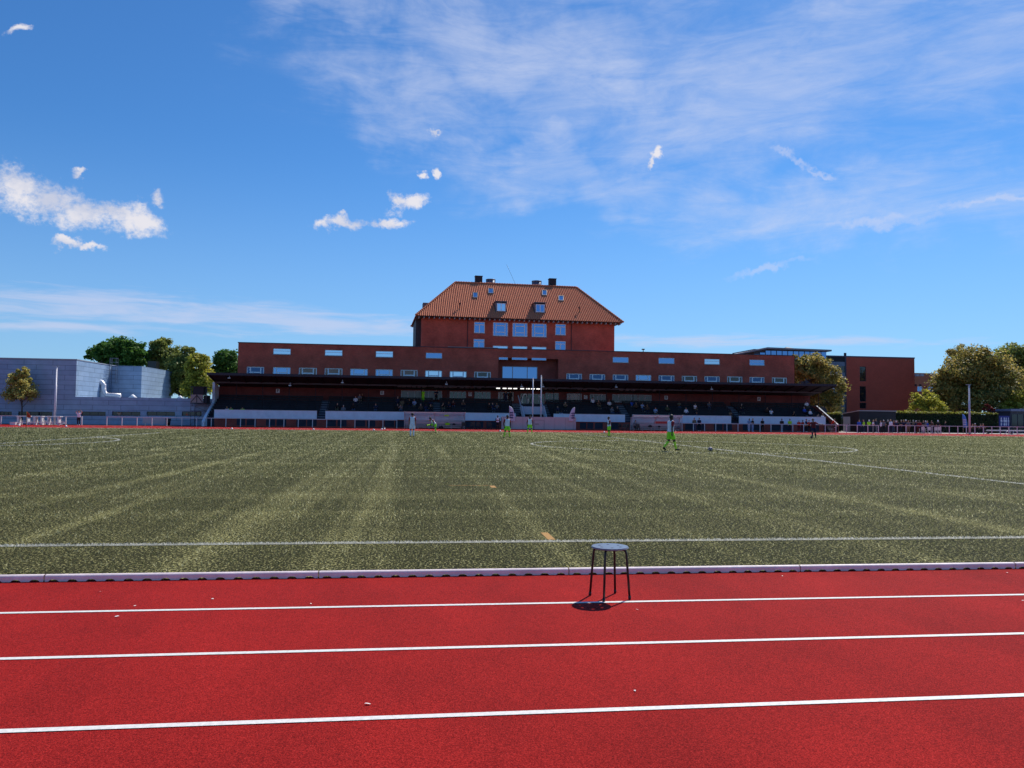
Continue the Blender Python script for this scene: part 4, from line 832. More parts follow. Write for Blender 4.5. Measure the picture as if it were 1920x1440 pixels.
slope(mb, (el, -OV, ze), (er, -OV, ze), (kl, ridgev, zr), (kr, ridgev, zr), 0, 0); slope(mb, (er, bk, ze), (el, bk, ze), (kr, ridgev, zr), (kl, ridgev, zr), 0, 0)
slope(mb, (er, -OV, ze), (er, bk, ze), (kr, ridgev, zr), (kr, ridgev, zr), 0, 0); slope(mb, (el, bk, ze), (el, -OV, ze), (kl, ridgev, zr), (kl, ridgev, zr), 0, 0)
roof = mb.build('roof', TILE, block)
mb = MB()
for p, q in (((el, -OV, ze), (kl, ridgev, zr)), ((er, -OV, ze), (kr, ridgev, zr)), ((kl, ridgev, zr), (kr, ridgev, zr)), ((el, bk, ze), (kl, ridgev, zr)), ((er, bk, ze), (kr, ridgev, zr))):
    a, b = Vector(p), Vector(q); nn = int((b-a).length/.42)
    for i in range(nn): mb.tube([a.lerp(b, i/nn)+Vector((0, 0, .06)), a.lerp(b, (i+1)/nn)+Vector((0, 0, .05))], [.16, .13], 8)
mb.build('ridge_tiles', TILE, roof)
mb = MB(); mb.box(el+.15, er-.15, -OV+.12, bk-.12, ze-.14, ze-.10)
mb.build('soffit', mat('soffit_brown', (.06, .04, .035), .8), block)
mb = MB(); nb_ = 42
for i in range(nb_): x = el+.5+(er-el-1)*i/(nb_-1); mb.box(x-.055, x+.055, -OV-.0, -.01, ze-.40, ze-.145)
mb.build('rafter_tails', mat('rafter_ends', (.42, .38, .36), .8), block)
def on_roof(px, py):                                    # point of the front slope seen at a pixel
    o = T.I @ Vector((0, 0, CAM_H)); d = T.I.to_3x3() @ ray(px, py); tp = (zr-ze)/(ridgev+OV); t = (ze-o.z+tp*(o.y+OV))/(d.z-tp*d.y); p = o+d*t; return p
for a, b, c, d in ((886.5, 895.3, 549.5, 559), (915.3, 925, 541.5, 551), (1016.2, 1025.3, 545, 554.5), (1047, 1056.5, 555.5, 564.5)):
    p, q = on_roof((a+b)/2, d), on_roof((a+b)/2, c); w2 = (T.u(b, p.y, d)-T.u(a, p.y, d))/2; up = (q-p).normalized(); nrm = Vector((0, -up.z, up.y)); M = Matrix((Vector((1, 0, 0)), up, nrm)).transposed().to_4x4(); M.translation = p; Ls = (q-p).length
    mb = MB(); fw_ = .08
    for bx in ((-w2, w2, 0, fw_), (-w2, w2, Ls-fw_, Ls), (-w2, -w2+fw_, fw_, Ls-fw_), (w2-fw_, w2, fw_, Ls-fw_)): mb.box(bx[0], bx[1], bx[2], bx[3], -.05, .17, M)
    fo = mb.build('skylight', mat('zinc_trim', (.20, .21, .23), .5), roof); mb = MB(); mb.box(-w2+fw_, w2-fw_, fw_, Ls-fw_, .08, .11, M); mb.build('pane', MIRROR2, fo)
for a, b, c, d in ((929.5, 949.5, 567.3, 585), (1002.5, 1022.7, 569.5, 587)):
    p = on_roof((a+b)/2, d); x0, x1 = T.u(a, p.y, d), T.u(b, p.y, d); zt = T.z((a+b)/2, c, p.y); mb = MB(); dp = (zt-p.z)/((zr-ze)/(ridgev+OV))
    mb.prismx([(p.y, p.z+.0), (p.y, zt), (p.y+dp+.5, zt+.12), (p.y+dp+.5, zt-.4)], x0, x1); mb.box(x0-.12, x1+.12, p.y-.2, p.y+dp+.55, zt+.125, zt+.22)
    dm = mb.build('dormer', mat('dormer_zinc', (.12, .12, .14), .6), roof); window(dm, x0+.16, x1-.16, p.z+.12, zt-.12, p.y-.08, 2, MIRROR if a > 1000 else MIRROR2, .10)
for a, b, c in ((891, 904, 518.5), (1029.5, 1042, 523.5)):
    x0, zt = T.uz(a, c, ridgev+1); x1 = T.u(b, ridgev+1, c); mb = MB(); mb.box(x0, x1, ridgev+.6, ridgev+1.6, zr-1.2, zt); mb.box(x0-.06, x1+.06, ridgev+.54, ridgev+1.66, zt, zt+.1); mb.build('chimney', mat('chimney_dark', (.03, .028, .034), .8), roof)
for a, b, c in ((911.5, 928.5, 525), (997.5, 1015, 528)):
    x0, zt = T.uz(a, c, ridgev+2.2); x1 = T.u(b, ridgev+2.2, c); mb = MB(); r_ = (x1-x0)/2; mb.tube([((x0+x1)/2, ridgev+2.2, zr-1.6), ((x0+x1)/2, ridgev+2.2, zt)], r_, 20); mb.tube([((x0+x1)/2, ridgev+2.2, zt), ((x0+x1)/2, ridgev+2.2, zt+.12)], r_*1.06, 20)
    for k in range(10): t = 2*math.pi*k/10; mb.box(-.03, .03, -.03, .03, 0, 1.2, Matrix.Translation(((x0+x1)/2+r_*math.cos(t), ridgev+2.2+r_*math.sin(t), zt-1.2)))
    mb.build('vent_cowl', mat('vent_zinc', (.16, .18, .23), .4, metal=.6), roof)
for p_, py, py2 in ((862, 588, 572), (1086.5, 597, 579)):
    p = on_roof(p_, py-3); mb = MB(); q = on_roof(p_, py2+6); mb.tube([q, q+Vector((0, 0, .75))], .06, 8); mb.box(q.x-.14, q.x+.14, q.y-.14, q.y+.14, q.z+.75, q.z+.85); mb.build('vent_pipe', mat('vent_brown', (.05, .03, .025), .7), roof)
for p_, py in ((877, 602), (1071.5, 609)):
    x, z = T.uz(p_, py, -.08); mb = MB(); mb.tube([(x, -.08, 3), (x, -.08, ze-.15)], .055, 8); mb.build('downpipe', mat('pipe_brown', (.09, .045, .04), .6), block)
xr, zr_ = T.uz(793, 568, 9); mb = MB(); mb.box(xr, xr+1.9, 8.6, 10.5, ze-.1, zr_); mb.build('rear_dormer', mat('dormer_zinc', (.12, .12, .14)), roof)
p = T.world(*[T.u(968, ridgev+1, 532), ridgev+1, zr]); q = T.world(T.u(950, ridgev+1, 500), ridgev+1, T.z(950, 496, ridgev+1))
mb = MB(); mb.tube([T.I @ p, T.I @ q], .018, 6); mb.build('antenna', BLACKM, roof)
# dark rear bay seen past the left corner
x0 = T.u(779.6, 3, 620); mb = MB(); mb.box(x0, bl-.002, 3, DB-1.5, 0, ze-.15); mb.build('side_bay', mat('bay_slate', (.05, .05, .058), .7, .3, 2), block)

# ------------------------------------------------------------------ zinc-clad hall on the left
Z = Frame(103., R(0)); hall = empty('zinc_hall', (0, 103, 0), 'blue-grey zinc clad hall with two raised blocks and a low window strip', 'building')
def ZX(px, v, py=720): return Z.u(px, v, py)
xa = -72.; xb = ZX(143, 0, 700); _, zt1 = Z.uz(143, 675, 0); _, zl = Z.uz(250, 745.5, 0); xc = ZX(391, 0, 760)
dv1 = None
th = math.atan((208-960)/F_PX)+YAW; dv1 = xb/math.tan(th)-103; x2 = ZX(265, dv1, 720); _, zt2 = Z.uz(235, 686, dv1)
wn = [(-2, 22), (34, 98), (152, 198), (210, 263), (275, 328), (341, 378)]; hh = []
for a, b in wn: x0, z1 = Z.uz(a, 771.5, 0); x1, z0 = Z.uz(b, 780, 0); hh.append((x0, x1, z0, z1))
mb = MB(); wall_holes(mb, xa, xc, 0, zl, hh, 0, .25); mb.box(xa, xc, 22, 22.3, 0, zl); mb.box(xc-.3, xc, .3, 22, 0, zl); mb.box(xa, xc-.3, .26, 22, zl-.3, zl-.02); mb.build('base_wall', ZINC, hall)
for a, b, c, d in hh: window(hall, a+.01, b-.01, c+.01, d-.01, .15, 3, GLASSD, .05, mat('dark_window_frame', (.04, .045, .06), .5), 'window_strip')
mb = MB(); mb.box(xa, xb, .003, dv1+8, zl, zt1); mb.build('upper_block', ZINC, hall)
mb = MB(); mb.box(xa-.05, xb+.05, -.05, dv1+8.05, zt1, zt1+.12); mb.build('roof_edge', mat('zinc_edge', (.32, .34, .38), .4), hall)
mb = MB(); pts = [(xb-.5, dv1+.002)]; n_ = 14
ex = ZX(322, 24, 720)
curve = [(x2+(ex-x2)*(t/n_)**1.8, dv1+(24-dv1)*t/n_) for t in range(n_+1)]
poly = [(xb-.5, dv1)]+curve+[(xb-.5, 24)]; zt = zt2; k = len(poly)
mb.add([(x, y, zl) for x, y in poly]+[(x, y, zt) for x, y in poly], [tuple(range(k)), tuple(range(2*k-1, k-1, -1))]+[(i, (i+1) % k, (i+1) % k+k, i+k) for i in range(k)]); mb.build('rear_block', ZINC, hall)
mb = MB(); x, z0 = Z.uz(281, 690, 20); x1, z1 = Z.uz(297, 678, 20); mb.box(x, x1, 19, 20.5, zt2-.3, z1); mb.build('roof_flue', BLACKM, hall)
# ladder with safety cage on the sunlit side
mb = MB(); yl = dv1-1.0; lx0 = xb+.25; zb_ = zl+.9; zt_ = zt1+1.0
for y in (yl-.35, yl+.35): mb.bar((lx0, y, zb_), (lx0, y, zt_), .06)
for i in range(int((zt_-zb_)/.33)): mb.bar((lx0, yl-.32, zb_+.2+i*.33), (lx0, yl+.32, zb_+.2+i*.33), .035)
for i in range(7):
    z = zb_+1.4+i*(zt_-zb_-1.4)/6; mb.bar((lx0, yl-.35, z), (lx0+.8, yl-.35, z), .04); mb.bar((lx0+.8, yl-.35, z), (lx0+.8, yl+.35, z), .04); mb.bar((lx0+.8, yl+.35, z), (lx0, yl+.35, z), .04)
for q in (-.35, .35): mb.bar((lx0+.8, yl+q, zb_+1.3), (lx0+.8, yl+q, zt_), .04)
mb.build('roof_ladder', mat('ladder_steel', (.10, .12, .16), .5), hall)
# big silver ventilation duct
mb = MB(); P = lambda px, py, v: Vector((*([Z.uz(px, py, v)[0]]), v, Z.uz(px, py, v)[1])); vd = dv1-3.6
pts = [P(180, 716, vd), P(186, 715.3, vd), P(191, 717.5, vd), P(194, 722, vd), P(194, 731, vd), P(196, 737, vd), P(200, 740.5, vd), P(207, 741.2, vd), P(226, 741.8, vd)]
mb.tube(pts, [.36, .33, .33, .33, .33, .33, .33, .32, .31], 14)
for i in (1, 3, 4, 6): d = (pts[i+1]-pts[i]).normalized(); mb.tube([pts[i]-d*.05, pts[i]+d*.05], .37, 14)
mb.box(pts[4].x-.3, pts[4].x+.3, vd-.2, vd+.2, zl-.05, pts[4].z-.3); mb.box(pts[8].x-.4, pts[8].x-.2, vd-.2, vd+.2, zl-.05, pts[8].z-.2)
mb.build('vent_duct', mat('duct_steel', (.70, .68, .70), .38, .08, 3, metal=.35), hall)
for p_, py in ((249, 744), (338, 746.5)):
    q = P(p_, py, 4.); mb = MB(); mb.tube([(q.x, 4., zl-.05), (q.x, 4., q.z-.1), (q.x, 4, q.z+.35)], [.5, .55, .05], 12); mb.build('roof_cowl', WHITE, hall)

# scaffold commentary tower between the hall and the stand
x0 = xg(356, 101); x1 = xg(386, 101); q = lambda py, px=370: at(px, py, 101).z
tw_ = empty('scaffold_tower', ((x0+x1)/2, 101, 0), 'scaffold tower with a dark cabin and pale plywood front beside the stand', 'tower'); w2 = (x1-x0)/2
mb = MB()
for sx in (-1, 1):
    for y in (0, 1.8): mb.tube([(sx*(w2-.05), y, 0), (sx*(w2-.05), y, q(725))], .035, 6)
for z in (.8, 1.9, q(757)-.15):
    for y in (0, 1.8): mb.bar((-w2+.05, y, z), (w2-.05, y, z), .05)
    for sx in (-1, 1): mb.bar((sx*(w2-.05), 0, z), (sx*(w2-.05), 1.8, z), .05)
mb.bar((-w2+.05, 0, .1), (w2-.05, 0, 1.9), .04); mb.bar((w2-.05, 0, 1.9), (-w2+.05, 0, q(757)-.15), .04)
mb.build('scaffold_frame', mat('rusty_tube', (.09, .075, .085), .6), tw_)
mb = MB(); mb.box(-w2, w2-.42, -.06, -.02, q(755), q(740)); mb.build('plywood_front', PLY, tw_)
mb = MB()
zt_, zb_ = q(740), q(755); xm = -.21
for a, b in (((-w2+.05, zb_+.05), (xm, zt_-.05)), ((w2-.47, zb_+.05), (xm, zt_-.05)), ((xm, zb_), (xm, zt_))): mb.bar((a[0], -.08, a[1]), (b[0], -.08, b[1]), .07)
mb.build('front_bracing', DARKW, tw_)
mb = MB(); mb.box(-w2+.25, w2-.42, .0, 1.7, q(740.2), q(725.6)); mb.box(-w2, w2, -.15, 1.9, q(755)-.12, q(755)-.02); mb.box(-w2-.05, w2+.05, -.1, 1.9, q(725.5), q(724.5)); mb.box(w2-.40, w2-.02, .1, 1.7, q(755), q(741)); mb.build('cabin', DARKW, tw_)

# ------------------------------------------------------------------ buildings to the right
rbd = Frame(128., R(1.)); off = empty('modern_brick_block', (0, 128, 0), 'plain modern red brick block with a slim vertical window strip and glazed left bay', 'building', rz=rbd.rot)
x0 = rbd.u(1587, 0, 720); x1, zt = rbd.uz(1714.5, 672.5, 0); xg0 = rbd.u(1480, 0, 700)
sl = [rect(rbd, 1612, 1624, a, b, 0) for a, b in ((687, 715), (724, 753), (755, 766))]
mb = MB(); wall_holes(mb, x0, x1, 0, zt, sl, 0, .2); mb.box(x1-.3, x1, .25, 18, 0, zt); mb.box(x0, x1-.3, 17.7, 18, 0, zt); mb.box(x0, x1-.3, .25, 17.7, zt-.4, zt-.2); mb.build('wall', brick_mat('plain_brick', (.54, .084, .054), (.64, .108, .064), (.36, .11, .075), stain=.12), off)
mb = MB(); mb.box(xg0, x1+.06, -.06, 18, zt, zt+.22); mb.build('roof_edge', mat('roof_edge_blue', (.09, .09, .14), .6), off)
for h in sl: window(off, h[0]+.01, h[1]-.01, h[2]+.01, h[3]-.01, .08, 'P', GLASSD, .06, mat('dark_window_frame', (.04, .045, .06)))
mb = MB(); mb.box(xg0, x0-.3, .06, 18, 0, zt); mb.build('bay_core', DARKW, off)
for i in range(6):
    za = zt-.9-i*1.9; mb = MB(); mb.box(xg0, x0-.3, -.02, .05, za-.75, za); mb.build('spandrel', mat('blue_spandrel', (.16, .20, .28), .4, .1, 2), off)
    mb = MB(); mb.box(xg0, x0-.3, .02, .055, za-1.895, za-.755); mb.build('glazing', GLASSD, off)
mb = MB(); mb.box(x0-.3, x0, -.05, .3, 0, zt); mb.tube([(x0-.15, .1, zt+.2), (x0-.15, .1, zt+.75)], .22, 10); mb.build('corner_post', mat('post_blue', (.05, .05, .08), .6), off)
pf = Frame(124., R(1.)); pen = empty('glazed_penthouse', (0, 124, 0), 'glazed penthouse under a shallow roof showing above the brick wing', 'building', rz=pf.rot)
xa_, zb_ = pf.uz(1415, 668, 0); xb_, zt_ = pf.uz(1551, 657.5, 0); xk = pf.u(1436, 0, 655)
mb = MB(); mb.box(xa_, xb_, .3, 9, 0, zt_); mb.build('wall', mat('penthouse_dark', (.05, .06, .09), .6), pen)
mb = MB(); mb.prism([(xa_-3.6, zb_+.1), (xk, zt_), (xb_+.5, zt_-.15), (xb_+.5, zt_+.12), (xk, zt_+.28), (xa_-3.6, zb_+.3)], -.6, 9.2); mb.build('roof', mat('penthouse_roof', (.22, .22, .25), .5), pen)
for i in range(13):
    a = xa_+(xb_-xa_)*i/13; mb = MB(); mb.box(a+.03, a+(xb_-xa_)/13-.12, .15, .26, zb_-1., zt_-.25 if i > 1 else zt_-.9+.3*i); mb.build('pane', MIRROR, pen)
mb = MB(); a, z1 = pf.uz(1475, 650.5, 6); b0 = pf.u(1456, 6, 655); b1 = pf.u(1497, 6, 655); mb.add([(b0, 3, zt_+.2), (b1, 3, zt_+.2), (b1, 9, zt_+.2), (b0, 9, zt_+.2), (a, 6, z1)], [(0, 1, 4), (1, 2, 4), (2, 3, 4), (3, 0, 4)]); mb.build('lantern_roof', mat('slate_grey', (.08, .08, .10), .7), pen)
ff = Frame(165., R(0)); far = empty('far_brick_house', (0, 165, 0), 'far red brick building with steep roof seen between the plain block and trees', 'building')
a, zt_ = ff.uz(1700, 697, 0); b = ff.u(1800, 0, 700); fh = [rect(ff, c-5, c+5, 724, 734, 0) for c in (1725, 1745, 1770)]
mb = MB(); wall_holes(mb, a, b, 0, zt_-3.2, fh, 0, .2); mb.box(b-.3, b, .25, 12, 0, zt_-3.2); mb.box(a, b-.3, 11.7, 12, 0, zt_-3.2); mb.build('wall', BRICK2, far)
for h in fh: window(far, h[0]+.01, h[1]-.01, h[2]+.01, h[3]-.01, .08, 2, MIRROR, .1)
mb = MB(); mb.prismx([(-.3, zt_-3.3), (3.5, zt_), (9, zt_), (12.3, zt_-3.3)], a-.3, b+.3); rf = mb.build('roof', mat('brown_tile', (.085, .030, .024), .95, .2, 3, spec=.05), far)
for c in (1720, 1729, 1753, 1761): x, z = ff.uz(c, 701.5, .9); mb = MB(); mb.box(x-.3, x+.3, .7, 1.5, z-.5, z+.02); mb.build('roof_light', mat('zinc_edge', (.32, .34, .38)), rf)
# dark flat pavilion
px0_ = at(1611, 769.5, 104.); xs_ = px0_.x; zt_ = px0_.z; xe_ = xg(1680, 104.); dpt = xs_/math.tan(math.atan((1581-960)/F_PX)+YAW)-104.; zr_ = at(1581, 775, 104.+dpt).z
pav = empty('dark_pavilion', (xs_, 104, 0), 'low dark timber pavilion with a pale roof edge and white door behind the crowd', 'building'); w = xe_-xs_
mb = MB(); mb.prismx([(0, 0), (dpt, 0), (dpt, zr_-.1), (0, zt_-.1)], 0, w); mb.build('wall', DARKW, pav)
mb = MB(); mb.prismx([(-.12, zt_-.098), (dpt+.1, zr_-.098), (dpt+.1, zr_+.02), (-.12, zt_+.03)], -.1, w+.1); mb.build('roof', mat('pavilion_roof', (.34, .33, .36), .6), pav)
mb = MB(); mb.box(-.05, -.004, dpt*.55, dpt*.97, .02, 2.2); dr = mb.build('door', mat('door_white', (.50, .52, .56), .5), pav)
mb = MB(); mb.box(-.12, -.052, dpt*.6, dpt*.63, 1.0, 1.12); mb.build('handle', BLACKM, dr)
mb = MB(); mb.box(w*.22, w*.72, -.03, -.004, 1.1, 2.1); mb.build('serving_hatch', mat('hatch_dark', (.006, .006, .008), .6), pav)
# kiosk at the far right with a blue mural panel beside it
kf = Frame(108., R(0)); kio = empty('grey_kiosk', (0, 108, 0), 'blue-grey flat-roofed kiosk with dark glazed front at the right edge', 'kiosk')
a, zt_ = kf.uz(1895, 771, 0); b = kf.u(1960, 0); mb = MB(); mb.box(a, b, .05, 5, 0, zt_); mb.build('wall', mat('kiosk_wall', (.05, .055, .085), .6, .15, 2), kio)
mb = MB(); mb.box(a-.35, b, -.5, 5.2, zt_, zt_+.35); mb.build('roof', mat('kiosk_roof', (.17, .20, .32), .5), kio)
for i in range(5): mb = MB(); x = a+.2+i*1.0; mb.box(x, x+.85, -.01, .045, .15, zt_-.45); mb.build('pane', GLASSD, kio)
a, zt_ = kf.uz(1873, 779.5, -.5); b, z0 = kf.uz(1892.5, 800, -.5)
mp = MB(); mp.box(a, b, -.55, -.45, z0, zt_); mur = mp.build('mural_board', mat('mural_blue', C(45, 50, 130), .6, .1, 1), None); mur.matrix_world = kf.M; tag(mur, 'blue display board with white painted patches beside the kiosk', 'board')
mb = MB()
for t, s_ in ((.2, .09), (.5, .11), (.68, .08), (.9, .06)):
    for j, (dx, dz, hw, hh_) in enumerate(((0, .75, .6, .10), (.1, .5, 1., .2), (-.1, .25, .8, .18))):
        c = a+(b-a)*t+dx*s_; z = z0+(zt_-z0)*dz; n_ = 9; mb.add([(c+(b-a)*s_*hw*math.cos(u_)*(1+.25*math.sin(3*u_+j)), -.556, z+(zt_-z0)*hh_*math.sin(u_)) for u_ in [2*math.pi*k/n_ for k in range(n_)]], [tuple(range(n_))])
pb_ = mb.build('painted_patches', mat('mural_white', (.55, .58, .72), .6), mur); 
mb = MB(); mb.box(a, a+.07, -.54, -.46, 0, z0); mb.box(b-.07, b, -.54, -.46, 0, z0); mb.build('support_posts', METAL, mur)

# ------------------------------------------------------------------ trees and hedges
def quads_mesh(pts, nrm, size, name, m_, elong=1.5, bend=.25):
    n = len(pts); a = np.cross(nrm, rng.normal(size=(n, 3))); a /= np.linalg.norm(a, axis=1)[:, None]+1e-9; b = np.cross(nrm, a); b /= np.linalg.norm(b, axis=1)[:, None]+1e-9
    s = size[:, None]; A = a*s*.5*elong; B = b*s*.5
    vs = np.stack([pts-A, pts+B*.9-nrm*s*bend*.2, pts+A, pts-B*.9-nrm*s*bend*.2], 1).reshape(-1, 3)
    me = bpy.data.meshes.new(name); me.vertices.add(4*n); me.vertices.foreach_set('co', vs.ravel()); me.loops.add(4*n); me.polygons.add(n)
    me.loops.foreach_set('vertex_index', np.arange(4*n)); me.polygons.foreach_set('loop_start', np.arange(n)*4); me.polygons.foreach_set('loop_total', np.full(n, 4)); me.materials.append(m_); me.update(calc_edges=True); me.validate(); return me
def tree(name, label, x, y, lobes, leaf, n, size, trunk_h, tr=.3, group='trees round the ground', fill=.55, gap=.35, droop=0):
    """lobes: (dx, z, rx, rz) main masses of the crown, measured from the trunk's foot"""
    rt = empty(name, (x, y, 0), label, 'tree', group)
    n = int(n*1.7); size = size*.68; tot = sum(l[2]*l[3] for l in lobes); P_, N_ = [], []; centres = []
    for dx, z, rx, rz in lobes:
        nn = int(n*rx*rz/tot); nc = max(14, int(nn/75)); d = rng.normal(size=(nc, 3)); d /= np.linalg.norm(d, axis=1)[:, None]; rad = rng.uniform(.25, 1., nc)**.45
        d[:, 2] = np.where(d[:, 2] < -.5, -d[:, 2]*.6, d[:, 2])
        cc = np.stack([dx+d[:, 0]*rx*rad*.86, d[:, 1]*rx*rad*.86, z+d[:, 2]*rz*rad*.86], 1); centres += [tuple(c) for c in cc[:18]]
        per = nn//nc; cs = rng.uniform(.10, .30, nc)*(rx+rz)/2
        for c, r_ in zip(cc, cs):
            k = int(per*rng.uniform(.55, 1.45)); e = rng.normal(size=(k, 3)); e /= np.linalg.norm(e, axis=1)[:, None]; q = c+e*(r_*rng.uniform(.1, 1.35, k)**.8)[:, None]*np.array([1.15, 1.15, .8]); q[:, 2] -= droop*rng.uniform(0, 1, k)*r_
            P_.append(q); N_.append(e*.7+rng.normal(size=(k, 3))*.55+np.array([0, 0, .35]))
    P_ = np.concatenate(P_); N_ = np.concatenate(N_); N_ /= np.linalg.norm(N_, axis=1)[:, None]; k = P_[:, 2] > .3
    me = quads_mesh(P_[k], N_[k], size*rng.uniform(.6, 1.35, k.sum()), 'crown', leaf); o = bpy.data.objects.new('crown', me); COL.objects.link(o); o.parent = rt
    mb = MB(); zt = max(l[1] for l in lobes); top = Vector((lobes[0][0]*.3, 0, zt)); mb.tube([(0, 0, -.05), (.03, 0, trunk_h*.5), (lobes[0][0]*.1, .05, trunk_h), top], [tr*1.3, tr, tr*.85, tr*.2], 9)
    random.shuffle(centres)
    for c in centres[:26]:
        c = Vector(c); s_ = Vector((lobes[0][0]*.1, .05, trunk_h)).lerp(top, random.uniform(0, .7)); mid = s_.lerp(c, .5)+Vector((0, 0, -.06*(c-s_).length)); mb.tube([s_, mid, c], [tr*.42, tr*.26, tr*.06], 6)
    mb.build('trunk', BARK, rt); return rt
def crown_px(px, py, rx, ry, Y): c = at(px, py, Y); s_ = at(px+10, py, Y).x-c.x; s_ /= 10; return c, rx*s_, ry*s_
def tree_px(name, label, base_px, Y, blobs, leaf, n, size, trunk_h, **k):
    bx = xg(base_px, Y); lb = []
    for px, py, rx, ry in blobs: c, a, b = crown_px(px, py, rx, ry, Y); lb.append((c.x-bx, c.z, a, b))
    return tree(name, label, bx, Y, lb, leaf, n, size, trunk_h, **k)
tree_px('broadleaf_tree', 'big dark green tree with layered crown rising behind the zinc hall', 222, 136, [(218, 662, 52, 36), (190, 668, 34, 26), (250, 668, 32, 32), (222, 700, 50, 40)], LEAF_D, 15000, .50, 4., tr=.5)
tree_px('broadleaf_tree', 'tall thin grey-green tree right of the big dark tree', 305, 140, [(302, 655, 26, 32), (318, 680, 30, 40), (290, 690, 22, 40)], LEAF_O, 9000, .45, 5, tr=.4)
tree_px('broadleaf_tree', 'olive brown tree right behind the end of the zinc hall', 338, 128, [(342, 690, 28, 40), (335, 725, 34, 42), (352, 662, 16, 20)], LEAF_O, 9000, .42, 3, tr=.4)
tree_px('broadleaf_tree', 'yellow-green tree beside the scaffold tower', 372, 122, [(372, 690, 26, 34), (382, 720, 26, 34), (362, 730, 24, 40)], LEAF_Y, 9000, .40, 3, tr=.35)
tree_px('broadleaf_tree', 'green tree partly hidden by the left end of the brick wing', 428, 133, [(426, 680, 28, 30), (440, 700, 30, 34), (408, 712, 22, 34)], LEAF_D, 8000, .42, 4, tr=.4)
tree_px('young_tree', 'small young tree with a thin pale crown standing before the zinc hall', 40, 101, [(38, 716, 24, 24), (40, 738, 33, 30), (42, 700, 16, 14)], LEAF_S, 5200, .24, 1.9, tr=.09, group=None)
tree_px('chestnut_tree', 'rounded amber-green tree against the glazed bay, right of the stand', 1535, 118, [(1530, 690, 38, 28), (1515, 715, 40, 40), (1552, 735, 36, 40), (1540, 760, 40, 34), (1500, 690, 26, 28)], LEAF_A, 15000, .40, 2.5, tr=.4)
tree_px('chestnut_tree', 'largest tree, broad amber and green crown above the hedge on the right', 1832, 118, [(1835, 692, 56, 44), (1805, 720, 54, 50), (1870, 720, 48, 52), (1835, 755, 80, 40), (1780, 745, 34, 34)], LEAF_A, 24000, .42, 3, tr=.55)
tree_px('broadleaf_tree', 'sparse tree with bare twigs behind the left side of the largest tree', 1800, 126, [(1785, 668, 26, 22), (1810, 672, 34, 26)], LEAF_A, 1400, .36, 6, tr=.4)
tree_px('broadleaf_tree', 'grey-green tree at the right edge behind the largest tree', 1905, 126, [(1900, 672, 40, 28), (1925, 710, 44, 50)], LEAF_O, 9000, .45, 4, tr=.45)
tree_px('shrub', 'low light green bush between the plain brick block and the largest tree', 1738, 112, [(1735, 752, 24, 22), (1750, 765, 24, 22), (1722, 768, 18, 20)], LEAF_Y, 4200, .32, .6, tr=.1, group=None)
tree_px('shrub', 'yellow-green bush above the right end of the hedge', 1908, 113, [(1908, 752, 22, 26), (1890, 764, 20, 18)], LEAF_Y, 3600, .32, .6, tr=.1, group=None)
tree_px('red_shrub', 'small red-leaved shrub showing above the hedge near the kiosk', 1855, 108.5, [(1851, 766, 7, 10), (1860, 770, 6, 7)], LEAF_R, 700, .20, 1., tr=.06, group=None)
def hedge(px0, px1, ptop, Y, label):
    a, zt = at(px0, ptop, Y).x, at(px0, ptop, Y).z; b = xg(px1, Y); zt1 = at(px1, ptop+2.2*(px1-px0)/300, Y).z; zt = (zt+zt1)/2; d = 1.2
    rt = empty('hedge', ((a+b)/2, Y, 0), label, 'hedge'); w = (b-a)/2
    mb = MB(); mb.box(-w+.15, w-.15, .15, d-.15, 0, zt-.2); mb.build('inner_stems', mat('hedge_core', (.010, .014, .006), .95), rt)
    n = int((b-a)*zt*150); p = np.stack([rng.uniform(-w, w, n), rng.uniform(-.06, .22, n)+.05*np.sin(rng.uniform(0, 6, n)), rng.uniform(0, zt-.08, n)], 1); nn = rng.normal(size=(n, 3))*.6+np.array([0, -1, .3]); nn /= np.linalg.norm(nn, axis=1)[:, None]
    m2 = n//3; p2 = np.stack([rng.choice([-w, w], m2)+rng.uniform(-.1, .1, m2), rng.uniform(0, d, m2), rng.uniform(0, zt-.08, m2)], 1); n2 = rng.normal(size=(m2, 3)); n2 /= np.linalg.norm(n2, axis=1)[:, None]
    o = bpy.data.objects.new('leaves', quads_mesh(np.concatenate([p, p2]), np.concatenate([nn, n2]), rng.uniform(.07, .17, n+m2), 'leaves', LEAF_H)); COL.objects.link(o); o.parent = rt
    n = int((b-a)*260); xx = rng.uniform(-w, w, n); p = np.stack([xx, rng.uniform(-.1, d, n), zt-.12+rng.uniform(0, .26, n)*(1+.4*np.sin(xx*3.1))], 1); nn = rng.normal(size=(n, 3))*.6+np.array([0, 0, 1]); nn /= np.linalg.norm(nn, axis=1)[:, None]
    o = bpy.data.objects.new('new_shoots', quads_mesh(p, nn, rng.uniform(.08, .2, n), 'new_shoots', LEAF_HY)); COL.objects.link(o); o.parent = rt  # sun on the hedge top, painted as yellow-green leaf colour
hedge(1681, 1871, 773.5, 107, 'long clipped dark hedge with a bright yellow-green top behind the crowd'); hedge(1556, 1580, 775, 107, 'short piece of clipped hedge between the stand and the dark pavilion')

